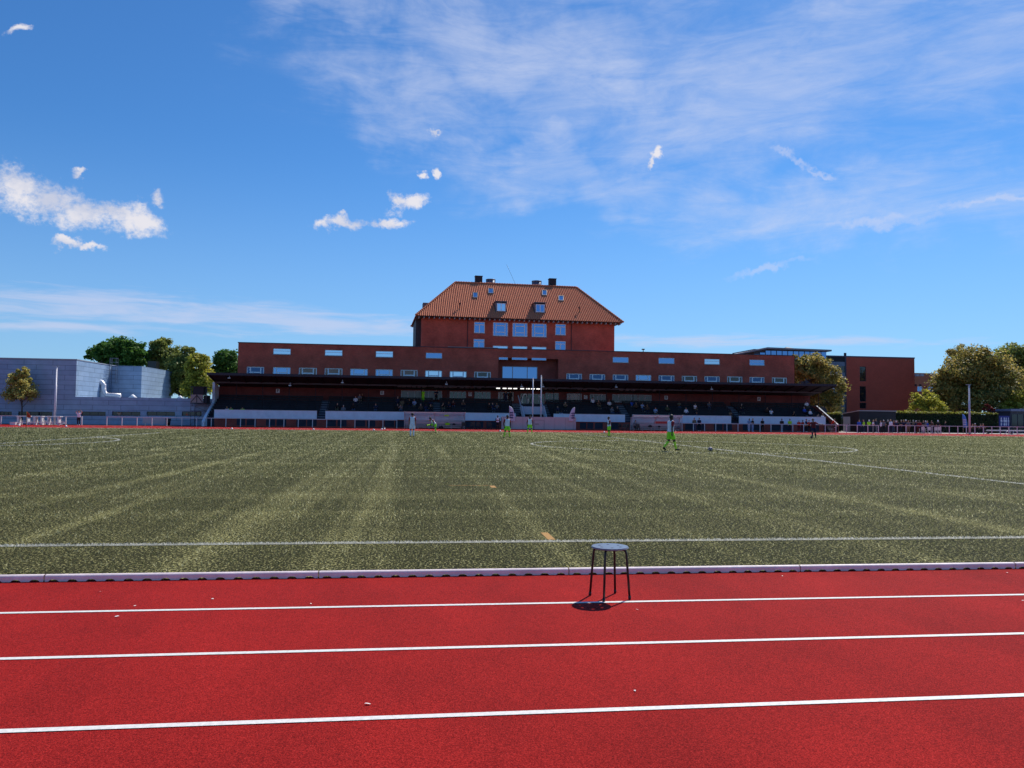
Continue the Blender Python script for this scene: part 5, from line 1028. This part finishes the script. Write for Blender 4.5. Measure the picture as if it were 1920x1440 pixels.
# ------------------------------------------------------------------ rails, poles, benches and pitch-side things
def rail_fence(px0, px1, Y, label, spacing=1.72, h=1.06, pw=.07, X0=None, X1=None):
    a = X0 if X0 is not None else xg(px0, Y); b = X1 if X1 is not None else xg(px1, Y); n = max(1, round((b-a)/spacing)); rt = empty('rail_fence', ((a+b)/2, Y, 0), label, 'fence', 'white rail fences round the track'); w = (b-a)/2
    mb = MB(); mb.box(-w-.05, w+.05, -.05, .05, h-.07, h); mb.build('rail', WHITE, rt)
    me = None
    for i in range(n+1):
        if me is None: mb = MB(); mb.box(-pw/2, pw/2, -pw/2, pw/2, 0, h-.072); me = mb.mesh('post', WHITE)
        o = bpy.data.objects.new('post', me); COL.objects.link(o); o.parent = rt; o.location = (-w+2*w*i/n, 0, 0)
YF = 97.6
rail_fence(0, 153, YF, 'white rail fence in front of the zinc hall at the left edge', 1.75, pw=.10, X0=xg(-60, YF))
rail_fence(200, 744, YF, 'white rail fence along the left half of the stand, up to the dugout', 1.72, pw=.08)
rail_fence(1279, 1647, YF, 'white rail fence from the curved dugout to the gap in the crowd', 1.5, pw=.08)
rail_fence(1666, 1920, YF, 'white rail fence in front of the crowd, hedge and seated people', 1.28, pw=.08, X1=xg(1985, YF))
def lamp_pole(px, ptop, Y, label):
    x = xg(px, Y); z = at(px, ptop, Y).z; rt = empty('light_pole', (x, Y, 0), label, 'pole'); mb = MB(); mb.tube([(0, 0, 0), (0, 0, z*.68), (0, 0, z*.681), (0, 0, z)], [.13, .12, .10, .09], 12); mb.build('shaft', mat('pole_white', (.62, .60, .66), .5), rt)
    mb = MB(); mb.box(-.45, .25, -.08, .08, z, z+.07); mb.build('head_bracket', METAL, rt); mb = MB(); mb.box(-.24, .24, -.24, .24, 0, .06); mb.build('base_plate', METAL, rt)
lamp_pole(102, 687, 99.4, 'tall pale light pole standing before the zinc hall by the young tree'); lamp_pole(1818, 722, 97., 'tall pale light pole standing in front of the hedge on the right')
for px, pt_, lb in ((998.5, 710.5, 'left and shorter of two slim white poles in front of the central stairs'), (1014, 705, 'right and taller of two slim white poles in front of the central stairs')):
    x = xg(px, 97.2); z = at(px, pt_, 97.2).z; rt = empty('white_pole', (x, 97.2, 0), lb, 'pole', 'two slim white poles'); mb = MB(); mb.tube([(0, 0, 0), (0, 0, z)], [.085, .075], 10); mb.build('shaft', WHITE, rt); mb = MB(); mb.ball((0, 0, z+.03), .09, 10, 6); mb.build('finial', WHITE, rt)
# pale boards round the middle of the pitch side
a = xg(940, 96.3); b = xg(1080, 96.3); zt = at(1010, 781.8, 96.3).z; mbd = empty('pitchside_boards', ((a+b)/2, 96.3, 0), 'run of pale pinkish boards with a framed hatch in front of the central stairs', 'barrier'); w = (b-a)/2; n_ = 7
for i in range(n_): x = -w+2*w*i/n_; mb = MB(); mb.box(x+.012, x+2*w/n_-.012, 0, .08, .06, zt); mb.build('board', MAUVE, mbd)
mb = MB(); mb.box(-w, w, .09, .5, 0, zt-.12); mb.build('backing', CONCD, mbd)
hx = xg(1012, 96.2)-(a+b)/2; mb = MB()
for q_ in ((hx-.75, hx+.6, 1.2, 1.24), (hx-.75, hx-.70, .08, 1.2), (hx+.55, hx+.6, .08, 1.2)): mb.box(q_[0], q_[1], -.03, -.002, q_[2], q_[3])
mb.build('hatch_frame', mat('hatch_grey', (.22, .19, .21), .6), mbd); mb = MB(); mb.box(hx-.62, hx-.1, -.05, -.002, .70, .76); mb.build('hatch_handle', BLACKM, mbd)
def feather_flag(px, ptop, pbot, Y, label, lean=1, textcol=None, col=None):
    x = xg(px, Y); zt = at(px, ptop, Y).z; rt = empty('feather_flag', (x, Y, 0), label, 'flag', 'feather flags at the pitch side'); zb_ = max(.35, at(px, pbot, Y).z)
    mb = MB(); mb.tube([(0, 0, 0), (0, 0, zb_), (-lean*.10, 0, zt*.75), (-lean*.12, 0, zt*.97)], [.03, .025, .018, .01], 6); mb.build('pole', METAL, rt)
    n_ = 12; vs = []
    for i in range(n_+1):
        t = i/n_; z = zb_+(zt-zb_)*t; w_ = .68*math.sqrt(max(0, 1-t**2.6)); 
        for q_ in (0, .5, 1): vs.append((-lean*(.02+.11*t)+lean*w_*q_, .03*math.sin(q_*3+t*4), z))
    mb = MB(); mb.add(vs, [(i*3+j, i*3+j+1, i*3+j+4, i*3+j+3) for i in range(n_) for j in (0, 1)], True); o = mb.build('banner', col or mat('flag_white', (.62, .60, .70), .7), rt); md = o.modifiers.new('t', 'SOLIDIFY'); md.thickness = .006
    mb = MB(); cx = lean*.24; H_ = zt-zb_
    for k, (t0, t1) in enumerate(((.18, .30), (.34, .46), (.50, .62))):                # block of dark blue print
        for p_ in range(3): w_ = .10; x_ = cx+lean*(-.2+p_*.14)-lean*.05; mb.box(min(x_, x_+.08), max(x_, x_+.08), -.04-.002*p_, -.032, zb_+H_*t0+(p_ % 2)*.05, zb_+H_*t1)
        mb.box(cx-.2, cx+.2, -.046, -.040, zb_+H_*(t0+.045), zb_+H_*(t0+.075))
    mb.build('blue_print', mat('flag_navy', C(34, 38, 96), .7) if not textcol else textcol, rt)
feather_flag(956, 761, 790, 96, 'white feather flag with dark blue print at the left end of the pale boards', 1); feather_flag(1076, 763.5, 790, 96, 'white feather flag with dark blue print at the right end of the pale boards', -1)
feather_flag(1806, 776, 802, 98.3, 'blue and white feather flag behind the rail left of the right light pole', 1, mat('flag_white', (.62, .60, .70)), mat('flag_blue', C(80, 130, 205), .7))
# corner flag
x = PX0; cf = empty('corner_flag', (x, PY1, 0), 'orange-red corner flag on a yellow stick at the left', 'flag'); mb = MB(); mb.tube([(0, 0, 0), (0, 0, 1.6)], .022, 8); mb.build('stick', mat('stick_yellow', (.42, .26, .03), .5), cf)
mb = MB(); mb.add([(0, 0, 1.6), (.30, -.05, 1.28), (.42, .02, 1.02), (.2, .05, 1.0), (0, 0, 1.06)], [(0, 1, 4), (1, 3, 4), (1, 2, 3)]); o = mb.build('cloth', mat('flag_orange', C(240, 60, 30), .7), cf); md = o.modifiers.new('t', 'SOLIDIFY'); md.thickness = .006
# dugouts
CLEAR = mat('clear_polycarbonate', (.75, .78, .80), .25, .06, 1.5); 
p_ = CLEAR.node_tree.nodes['Principled BSDF']; p_.inputs['Alpha'].default_value = .42
def dugout(px0, px1, ptop, Y, label, curved, red=False):
    a, b = xg(px0, Y), xg(px1, Y); w = (b-a)/2; h = at((px0+px1)/2, ptop, Y).z; rt = empty('team_dugout', ((a+b)/2, Y, 0), label, 'dugout', 'clear team dugouts'); D_ = 1.3
    n_ = 12; prof = [(D_-.05, .12)]+[(D_-.05-(.25 if curved else .1)*t, .12+(h-.5)*t) for t in (.5, 1)]
    prof += [((D_-.3)-(D_-.0)*math.sin(t)*(.92 if curved else .9), h-.38+.38*(math.sin(t*1.0) if not curved else (1-math.cos(t*1.25))*.9 if t < 1.2 else .9-.22*(t-1.2))) for t in [i*math.pi/2/8 for i in range(1, 9)]]
    mb = MB(); k = len(prof); mb.add([(s_*w, y, z) for s_ in (-1, 1) for y, z in prof], [(i, i+1, k+i+1, k+i) for i in range(k-1)], True); o = mb.build('shell', CLEAR, rt); md = o.modifiers.new('t', 'SOLIDIFY'); md.thickness = .012
    for s_ in (-1, 1): mb = MB(); mb.add([(s_*w, y, z) for y, z in prof]+[(s_*w, prof[-1][0]+.1, .12)], [tuple(range(k+1))]); mb.build('side_panel', CLEAR, rt)
    fm = mat('dugout_frame', (.60, .50, .50), .5); nr = 3
    for i in range(nr):
        x_ = -w+2*w*i/(nr-1); mb = MB(); mb.tube([(x_, D_-.05, 0)]+[(x_, y-.02, z+.02) for y, z in prof], .05, 6); mb.build('frame_rib', fm, rt)
    mb = MB(); 
    for y, z in (prof[-1], prof[2], prof[0]): mb.bar((-w, y, z+.02), (w, y, z+.02), .06)
    mb.build('long_rails', fm, rt)
    mb = MB(); mb.box(-w+.1, w-.1, .62, 1.0, .42, .46); mb.box(-w+.1, w-.1, 1.0, 1.04, .62, .86)
    for i in range(6): x_ = -w+.3+(2*w-.6)*i/5; mb.box(x_-.03, x_+.03, .68, .98, 0, .42); mb.box(x_-.025, x_+.025, .98, 1.0, .42, .86)
    mb.build('bench', mat('dugout_bench', (.42, .16, .16) if red else (.50, .36, .36), .6), rt)
    if red: mb = MB(); mb.box(-.1, w*.55, 1.06, 1.08, .95, 1.25); mb.build('red_band', mat('red_band', C(190, 60, 55), .5), rt)
    return rt, (a+b)/2
dugout(758, 872, 773.3, 95.8, 'long clear-walled team dugout left of the pale boards', False); dugout(1187, 1279, 778.3, 96., 'clear curved team dugout with a red band right of the pale boards', True, True)
# things in the dugouts
def bag(px, Y, z, label, m_, s_=(.28, .18, .2)):
    x = xg(px, Y); mb = MB(); mb.ball((0, 0, s_[2]*.9), s_, 12, 8); o = mb.build('kit_bag', m_); o.location = (x, Y, z); mb = MB(); mb.tube([(-s_[0]*.5, 0, s_[2]*1.6), (0, 0, s_[2]*2.3), (s_[0]*.5, 0, s_[2]*1.6)], .02, 6); mb.build('strap', BLACK, o); tag(o, label, 'bag', 'bags in the dugouts')
NEON = CL['neonvest']
bag(839, 96.6, .46, 'bright yellow-green bag on the bench of the left dugout', NEON, (.34, .18, .16)); bag(827, 96.55, .0, 'dark bag under the bench of the left dugout, beside the frame rib', BLACK); bag(851, 96.6, .46, 'dark bag on the left dugout bench right of the yellow-green bag', BLACK, (.22, .16, .12))
bag(1219, 96.8, .46, 'dark bag on the bench of the curved dugout', BLACK, (.3, .18, .14)); bag(1236, 96.8, .46, 'small dark bag right of the larger one in the curved dugout', BLACK, (.2, .14, .1)); bag(1272, 96.7, .3, 'grey bag at the right end of the curved dugout', CL['grey'], (.28, .2, .18))
a_ = at(838, 779, 95.9); mb = MB(); mb.box(-.28, .28, 0, .012, -.10, .10); o = mb.build('notice_sheet', NEON); o.location = (a_.x, 96.62, a_.z); tag(o, 'small yellow-green notice on the clear back wall of the left dugout', 'notice')
# plastic chairs
def chair_proto():
    rt = empty('plastic_chair', (0, 0, 0), 'x', 'chair'); mb = MB(); mb.box(-.24, .24, -.24, .22, .41, .45); mb.build('seat', BLACK, rt)
    mb = MB(); mb.box(-.24, .24, .22, .26, .45, .88); mb.build('backrest', BLACK, rt)
    for sx in (-1, 1):
        for y0, y1 in ((-.22, -.26), (.20, .26)): mb = MB(); mb.bar((sx*.21, y0, .41), (sx*.25, y1, 0), .045); mb.build('leg', BLACK, rt)
        mb = MB(); mb.box(sx*.24-.03, sx*.24+.03, -.22, .24, .64, .67); mb.bar((sx*.24, -.2, .44), (sx*.24, -.2, .645), .04); mb.build('armrest', BLACK, rt)
    return rt
cp = chair_proto(); first = True
def set_chair(px, Y, rz, label, group, white=False):
    global first
    o = cp if first else copy_tree(cp); first = False; o.location = (xg(px, Y), Y, 0); o.rotation_euler = (0, 0, R(rz)); o['label'] = label; o['group'] = group
    if white:
        for ch in o.children: ch.material_slots[0].link = 'OBJECT'; ch.material_slots[0].material = WHITE
for px, rz, lb in ((869.5, 8, 'black plastic chair touching the right end of the left dugout'), (886, -5, 'left of the two side-by-side black chairs right of the left dugout'), (897, 4, 'right of the two side-by-side black chairs right of the left dugout'), (918, 0, 'lone black chair just left of the standing steward in a bib')): set_chair(px, 95.4, rz, lb, 'black chairs by the left dugout')
for px, Y, rz, lb in ((1163, 95.6, 10, 'leftmost black chair of the cluster left of the curved dugout'), (1171, 95.2, -20, 'second black chair of the cluster left of the curved dugout'), (1180, 95.7, 30, 'third black chair of the cluster left of the curved dugout'), (1196, 94.9, -10, 'black chair standing in front of the left end of the curved dugout')): set_chair(px, Y, rz, lb, 'black chairs by the curved dugout')
for i, px in enumerate((1728.5, 1740, 1752.5, 1759.5)): set_chair(px, 98.4, 180, f'white plastic chair among the crowd behind the rail, {ORD[i]} from left', 'white chairs behind the rail', True)
# white tables with benches at the far left
def picnic(px, Y, label, w=.9):
    rt = empty('picnic_table', (xg(px, Y), Y, 0), label, 'table', 'white tables at the left'); mb = MB(); mb.box(-w, w, -.4, .4, .96, 1.04); mb.build('tabletop', WHITE, rt)
    for sx in (-1, 1): mb = MB(); mb.box(sx*w*.7-.08, sx*w*.7+.08, -.3, .3, 0, .958); mb.build('leg', WHITE, rt)
    mb = MB(); mb.box(-w, w, .55, .8, .42, .47); mb.box(-w*.75, -w*.65, .3, .6, .2, .3); mb.box(w*.65, w*.75, .3, .6, .2, .3); mb.box(-w*.76, -w*.64, .6, .7, 0, .42); mb.box(w*.64, w*.76, .6, .7, 0, .42); mb.build('bench', WHITE, rt)
picnic(44, 96.6, 'white table nearest the corner flag', .7); picnic(73, 97.2, 'middle of the three white tables at the left', .5); picnic(101, 96.8, 'white table at the foot of the left light pole', .8)
def long_bench(px0, px1, Y, label):
    a, b = xg(px0, Y), xg(px1, Y); rt = empty('long_bench', ((a+b)/2, Y, 0), label, 'bench'); w = (b-a)/2; mb = MB(); mb.box(-w, w, -.2, .2, .24, .31); mb.build('seat', WHITE, rt)
    for t in (-.8, 0, .8): mb = MB(); mb.box(w*t-.05, w*t+.05, -.15, .15, 0, .24); mb.build('leg', WHITE, rt)
long_bench(22, 120, 95.4, 'long low white bench in front of the white tables')
mb = MB(); o = empty('white_box', (xg(25, 95), 95, 0), 'small white box at the left end of the long low bench', 'box'); mb.box(-.3, .3, -.2, .2, 0, .28); mb.build('body', WHITE, o); mb = MB(); mb.box(-.32, .32, -.22, .22, .28, .33); mb.build('lid', WHITE, o)
a, b = xg(267, 100), xg(316, 100); rt = empty('white_banner_board', ((a+b)/2, 100, 0), 'pale low board behind the rail in front of the zinc hall', 'board'); w = (b-a)/2; mb = MB(); mb.box(-w, w, 0, .06, .25, .95); mb.build('panel', mat('pale_board', (.36, .40, .46), .6), rt)
for s_ in (-1, 1): mb = MB(); mb.box(s_*w*.8-.04, s_*w*.8+.04, .062, .12, 0, .9); mb.build('post', METAL, rt)
rt = empty('waste_bin', (xg(315, 98.6), 98.6, 0), 'dark tapered waste bin by the pale low board', 'bin'); mb = MB(); mb.tube([(0, 0, .02), (0, 0, .85)], [.22, .32], 12); mb.build('body', BLACK, rt); mb = MB(); mb.tube([(0, 0, .855), (0, 0, .92)], [.34, .34], 12); mb.build('rim', BLACK, rt)
# hurdle-like steel stands at the right
rt = empty('training_hurdle', (xg(1897, 93.5), 93.5, 0), 'low pale tubular hurdles forming an M beside the far track', 'hurdle'); mb = MB()
for c in (-.33, .33): mb.tube([(c-.75 if c < 0 else c-.25, 0, .02), (c-.28 if c < 0 else c-.02, 0, .52), (c+.02 if c < 0 else c+.28, 0, .52), (c+.25 if c < 0 else c+.75, 0, .02)], .035, 6)
mb.tube([(-.6, 0, .53), (.6, 0, .53)], .03, 6); mb.build('tube_frame', WHITE, rt); mb = MB(); mb.box(-.8, .8, -.18, .18, 0, .025); mb.build('foot_plate', METAL, rt)
# pale kerb bench behind the right rail
a, b = xg(1845, 99.4), xg(1990, 99.4); rt = empty('long_bench', ((a+b)/2, 99.4, 0), 'long white bench behind the rail at the right edge', 'bench'); w = (b-a)/2; mb = MB(); mb.box(-w, w, -.2, .25, .40, .56); mb.build('seat', WHITE, rt)
for t in (-.9, -.3, .3, .9): mb = MB(); mb.box(w*t-.1, w*t+.1, -.15, .2, 0, .40); mb.build('leg', CONCD, rt)
# white markers lying on the far track
mk = MB(); mk.tube([(0, 0, 0), (0, 0, .05), (0, 0, .2)], [.16, .15, .05], 10); mkm = mk.mesh('marker_cone', WHITE)
for i, (px, py) in enumerate(((435, 805.2), (588, 805.8), (701, 806.8), (716, 805.5), (721, 803.6), (938, 809), (1133, 811.5), (36, 798), (124, 800))):
    d = ray(px, py); t = -CAM_H/d.z; o = bpy.data.objects.new('marker_cone', mkm); COL.objects.link(o); y_ = min(90, max(82, d.y*t)); o.location = (xg(px, y_), y_, 0); o.scale = (.8,)*3
    tag(o, 'small white marker cone standing on the far track', 'cone', 'white markers on the far track')

# ------------------------------------------------------------------ spectators
sit_rows = {}
def pick(i, opts): return opts[i % len(opts)]
def seat_row(px, py):                                   # row whose seated head meets the pixel best
    best = None
    for k in range(NR):
        v = .2+k*TD+.40; x, z = G.uz(px, py, v); e = abs(z-(TZ+k*TR+1.13))
        if best is None or e < best[0]: best = (e, k, x, v)
    return best
SEC = [('F', 420, 600), ('E', 600, 790), ('D', 790, 930), ('centre', 930, 1040), ('C', 1040, 1170), ('B', 1170, 1340), ('A', 1340, 1560)]
people = [(455, 763, 'neonvest'), (433, 765, 'neonvest'), (426, 766, 'white'), (633, 759, 'black'), (644, 762, 'grey'), (662, 758, 'black'), (667, 743, 'white'), (674, 742, 'grey'), (679, 741, 'black'), (705, 760, 'navy'), (746, 745, 'navy'), (754, 750, 'khaki'), (746, 757, 'black'), (752, 761, 'grey'), (768, 752, 'black'), (777, 751, 'pale blue'), (789, 760, 'brown'),
 (799, 761, 'navy'), (807.5, 761, 'black'), (829.5, 756.5, 'black'), (842, 758, 'navy'), (849, 750, 'maroon'), (868, 753, 'brown'), (808, 750, 'navy'), (917, 757.5, 'black'), (924, 758, 'navy'), (932, 759, 'grey'), (1046, 762, 'navy'), (1060, 756.5, 'khaki'), (1051, 772, 'pale blue'), (1112, 749, 'white'), (1122, 750, 'brown'), (1143, 753, 'white'), (1147, 763, 'grey'), (1158, 765, 'black'),
 (1185, 753, 'blue'), (1193, 757, 'brown'), (1204, 755, 'pale blue'), (1214, 760, 'brown'), (1229, 765, 'pale blue'), (1252, 762, 'olive'), (1273, 753, 'khaki'), (1287, 767, 'white'), (1303, 757, 'white'), (1307, 774, 'navy'), (1330, 753, 'grey'), (1390, 759, 'black'), (1369, 770, 'khaki'), (1437, 766, 'brown'), (1446, 770, 'white'), (1487, 772, 'black'), (1513, 755, 'white'), (1509, 766, 'blue'), (1526, 777, 'black'), (1520, 771, 'white'), (1535, 778, 'navy'), (1542, 780, 'white'), (1530, 782, 'grey')]
by = {}
for i, (px, py, c) in enumerate(people):
    sec = next(s_[0] for s_ in SEC if s_[1] <= px < s_[2]); by.setdefault(sec, []).append((px, py, c, i))
for sec, L_ in by.items():
    for j, (px, py, c, i) in enumerate(sorted(L_)):
        e, k, x, v = seat_row(px, py); k_ = pick(i*5+j, ('sit', 'sitback', 'sitlean', 'sit')); tpl = CRL[k_] if k_ in CRL and i % 3 == 0 else CR[k_]
        wp = G.world(x, v+.08, TZ+k*TR-.02)
        where = f'below sector sign {sec}' if sec != 'centre' else 'left of the central stairs'
        if px > 1500: where = 'at the right end of the stand'
        nth = f'{ORD[j]} from left' if j else 'leftmost'
        place_person(tpl, wp, G.rot+R(rng.uniform(-18, 18)), dict(shirt=c, trousers=pick(i, ('black', 'jeans', 'navy', 'khaki')), shorts=pick(i, ('khaki', 'black')), shoe=pick(i, ('black', 'white', 'grey'))), pick(i, (0, 0, 1, 0, 0, 2)), pick(i, (0, 1, 2, 0, 3, 1)), f'seated spectator in {c} top {where}, {nth} there' if sec != 'A' or px < 1500 else f'seated spectator in {c} top {where}, {ORD[j-5]} from left' if j > 5 else f'seated spectator in {c} top {where}, leftmost there', 'spectators seated in the stand')
def stand_in_stand(px, py_feet, v, tpl, c, label, cols):
    x, z = G.uz(px, py_feet, v); k = min(NR-1, max(0, int((v-.2)/TD))); place_person(tpl, G.world(x, v, TZ+k*TR), G.rot, cols, 0, 0, label, 'people standing in the stand')
stand_in_stand(793, 752, 5.3, CR['stand'], 0, 'person in neon green top standing by the wide window below the canopy', dict(shirt='neon', trousers='neon', shoe='black'))
stand_in_stand(818, 752, 5.3, CR['folded'], 0, 'person in dark clothes standing at the right part of the wide window', dict(shirt='navy', trousers='black'))
stand_in_stand(957, 756, 5.3, CR['chat'], 0, 'person in black standing before the window left of the central entrance', dict(shirt='black', trousers='black'))
stand_in_stand(948, 756, 5.3, CR['lean'], 0, 'person leaning left of the person in black near the central entrance', dict(shirt='navy', trousers='navy'))
# along the left and behind the right rail
place_person(CR['head'], ax(147, 97.), R(20), dict(shirt='white', trousers='black', shoe='white'), 0, 0, 'person in white top and black trousers, hands raised to the head, left rail', scale=1.0)
place_person(PL['folded'], ax(933, 95.6), R(-10), dict(shirt='black', bib='white', shorts='black', sock='black', shoe='black'), 2, 0, 'person in black with a white bib standing left of the pale boards')
place_person(CR['sit'], ax(1190.5, 96.75)+Vector((0, 0, .02)), R(15), dict(shirt='grey', trousers='black', shoe='black'), 0, 0, 'person in grey seated inside the left end of the curved dugout')
fencef = [(1302, 'khaki', 'chat', 'jeans'), (1311, 'navy', 'stand', 'black'), (1404.5, 'pale blue', 'lean', 'pale blue'), (1411, 'black', 'folded', 'pale blue'), (1429.5, 'black', 'stand', 'black'), (1466, 'black', 'folded', 'grey'), (1481, 'neonvest', 'stand', 'navy'), (1498, 'orange', 'chat', 'maroon'), (1505, 'orange', 'folded', 'maroon'), (1511.5, 'navy', 'stand', 'black'), (1517, 'orange', 'stand', 'black')]
lbl = ['left of two people talking behind the rail right of the curved dugout, in khaki top', 'right of two people talking behind the rail beside the curved dugout, in navy', 'person in pale blue leaning on the rail in front of the rightmost parapet', 'person in black top with pale trousers beside the one in pale blue', 'lone person in black against the rightmost parapet', 'person in black left of the one in a neon vest at the rail', 'person in neon green vest standing behind the rail by the right parapet end', 'left of the three people in orange behind the rail', 'middle of the three people in orange behind the rail', 'person in navy standing between people in orange at the rail', 'right of the three people in orange behind the rail']
for i, ((px, c, k, t), lb) in enumerate(zip(fencef, lbl)):
    place_person(CR[k], ax(px, 98.2+.25*(i % 3)), R(rng.uniform(-40, 40)), dict(shirt=c, trousers=t, shorts=t, shoe=pick(i, ('black', 'white')), **({'cap': 'white'} if i == 7 else {})), pick(i, (0, 0, 1)), pick(i, (0, 1, 0, 2)), lb, 'people behind the rail by the stand', scale=1.0 if c != 'orange' else .92)
rt = empty('step_platform', (xg(1562, 99.), 99., 0), 'dark stepped platform behind the rail at the right end of the stand', 'platform'); mb = MB(); mb.box(-.9, .9, 0, .9, .72, .80); mb.build('deck', DARKW, rt)
for k in range(3): mb = MB(); mb.box(-.9, -.1, -.25-.25*k, .0-.25*k-.01, .54-.2*k, .58-.2*k); mb.build('tread', METAL, rt)
for sx in (-.8, .8): mb = MB(); mb.box(sx-.05, sx+.05, .1, .8, 0, .72); mb.build('leg', DARKW, rt)
place_person(CR['sitlean'], ax(1559.5, 99.5)+Vector((0, 0, .62)), R(55), dict(shirt='orange', trousers='black', shorts='black', shoe='white'), 0, 0, 'person in bright red-orange shirt perched on the dark platform by the stand end')
crowd = [(1611, 'blue', 'stand', 'navy', 1.0), (1620, 'neonvest', 'chat', 'navy', 1.0), (1629.5, 'neonvest', 'stand', 'navy', 1.0), (1637, 'white', 'folded', 'grey', 1.0), (1643.5, 'navy', 'stand', 'grey', 1.08), (1652, 'white', 'chat', 'black', .96), (1657, 'grey', 'stand', 'black', 1.0), (1665, 'black', 'folded', 'black', 1.02), (1670.5, 'white', 'stand', 'navy', 1.05), (1676, 'maroon', 'chat', 'jeans', 1.0), (1680.5, 'navy', 'stand', 'black', .95), (1685.5, 'black', 'lean', 'black', 1.0), (1690, 'black', 'folded', 'navy', 1.02), (1694.5, 'navy', 'stand', 'black', 1.03), (1698.5, 'black', 'chat', 'jeans', 1.05), (1703, 'grey', 'stand', 'khaki', 1.0), (1707, 'black', 'folded', 'black', 1.0), (1712.5, 'khaki', 'stand', 'black', 1.03), (1717, 'navy', 'chat', 'black', .98), (1721.5, 'maroon', 'stand', 'maroon', 1.0), (1726.5, 'red', 'lean', 'navy', 1.0), (1731, 'black', 'folded', 'black', 1.0), (1736, 'grey', 'stand', 'black', .98), (1739.5, 'blue', 'chat', 'navy', .97), (1747, 'black', 'folded', 'black', 1.02), (1750, 'brown', 'lean', 'black', 1.0), (1759, 'black', 'stand', 'navy', 1.04)]
for i, (px, c, k, t, sc) in enumerate(crowd):
    Y = 98.3+(i*7 % 5)*.42 if px not in (1643.5,) else 102
    place_person(CR[k] if i % 4 else CRL.get(k, CR[k]), ax(px, Y), R(rng.uniform(120, 240) if i % 3 else rng.uniform(-50, 50)), dict(shirt=c, trousers=t, shorts=t, shoe=pick(i, ('black', 'white', 'grey')), **({'cap': pick(i, ('white', 'navy'))} if i % 4 == 2 else {})), pick(i, (0, 0, 1, 0)), pick(i, (0, 1, 3, 2, 0)), f'person in {c} top in the crowd behind the right rail, {ORD[i]} from left', 'crowd behind the right rail', scale=sc)
place_person(CR['step'], ax(1772, 103.), R(80), dict(shirt='black', trousers='black', shorts='black', shoe='black'), 0, 0, 'person in black walking alone past the hedge right of the crowd', scale=.97)
for px, c, k, lb in ((1821, 'olive', 'sitlean', 'seated person just right of the right light pole'), (1827.5, 'khaki', 'sit', 'seated person with white cap right of the light pole'), (1837, 'grey', 'sitlean', 'seated person in grey beside the one in maroon right of the light pole'), (1842, 'maroon', 'sit', 'seated person in maroon at the left end of the long white bench')):
    place_person(CR[k], ax(px, 98.9)+Vector((0, 0, .12)), R(rng.uniform(-30, 30)), dict(shirt=c, trousers='black', shorts='navy', shoe='white', **({'cap': 'white'} if 'cap' in lb else {})), 0, 1, lb, 'people seated behind the right rail')
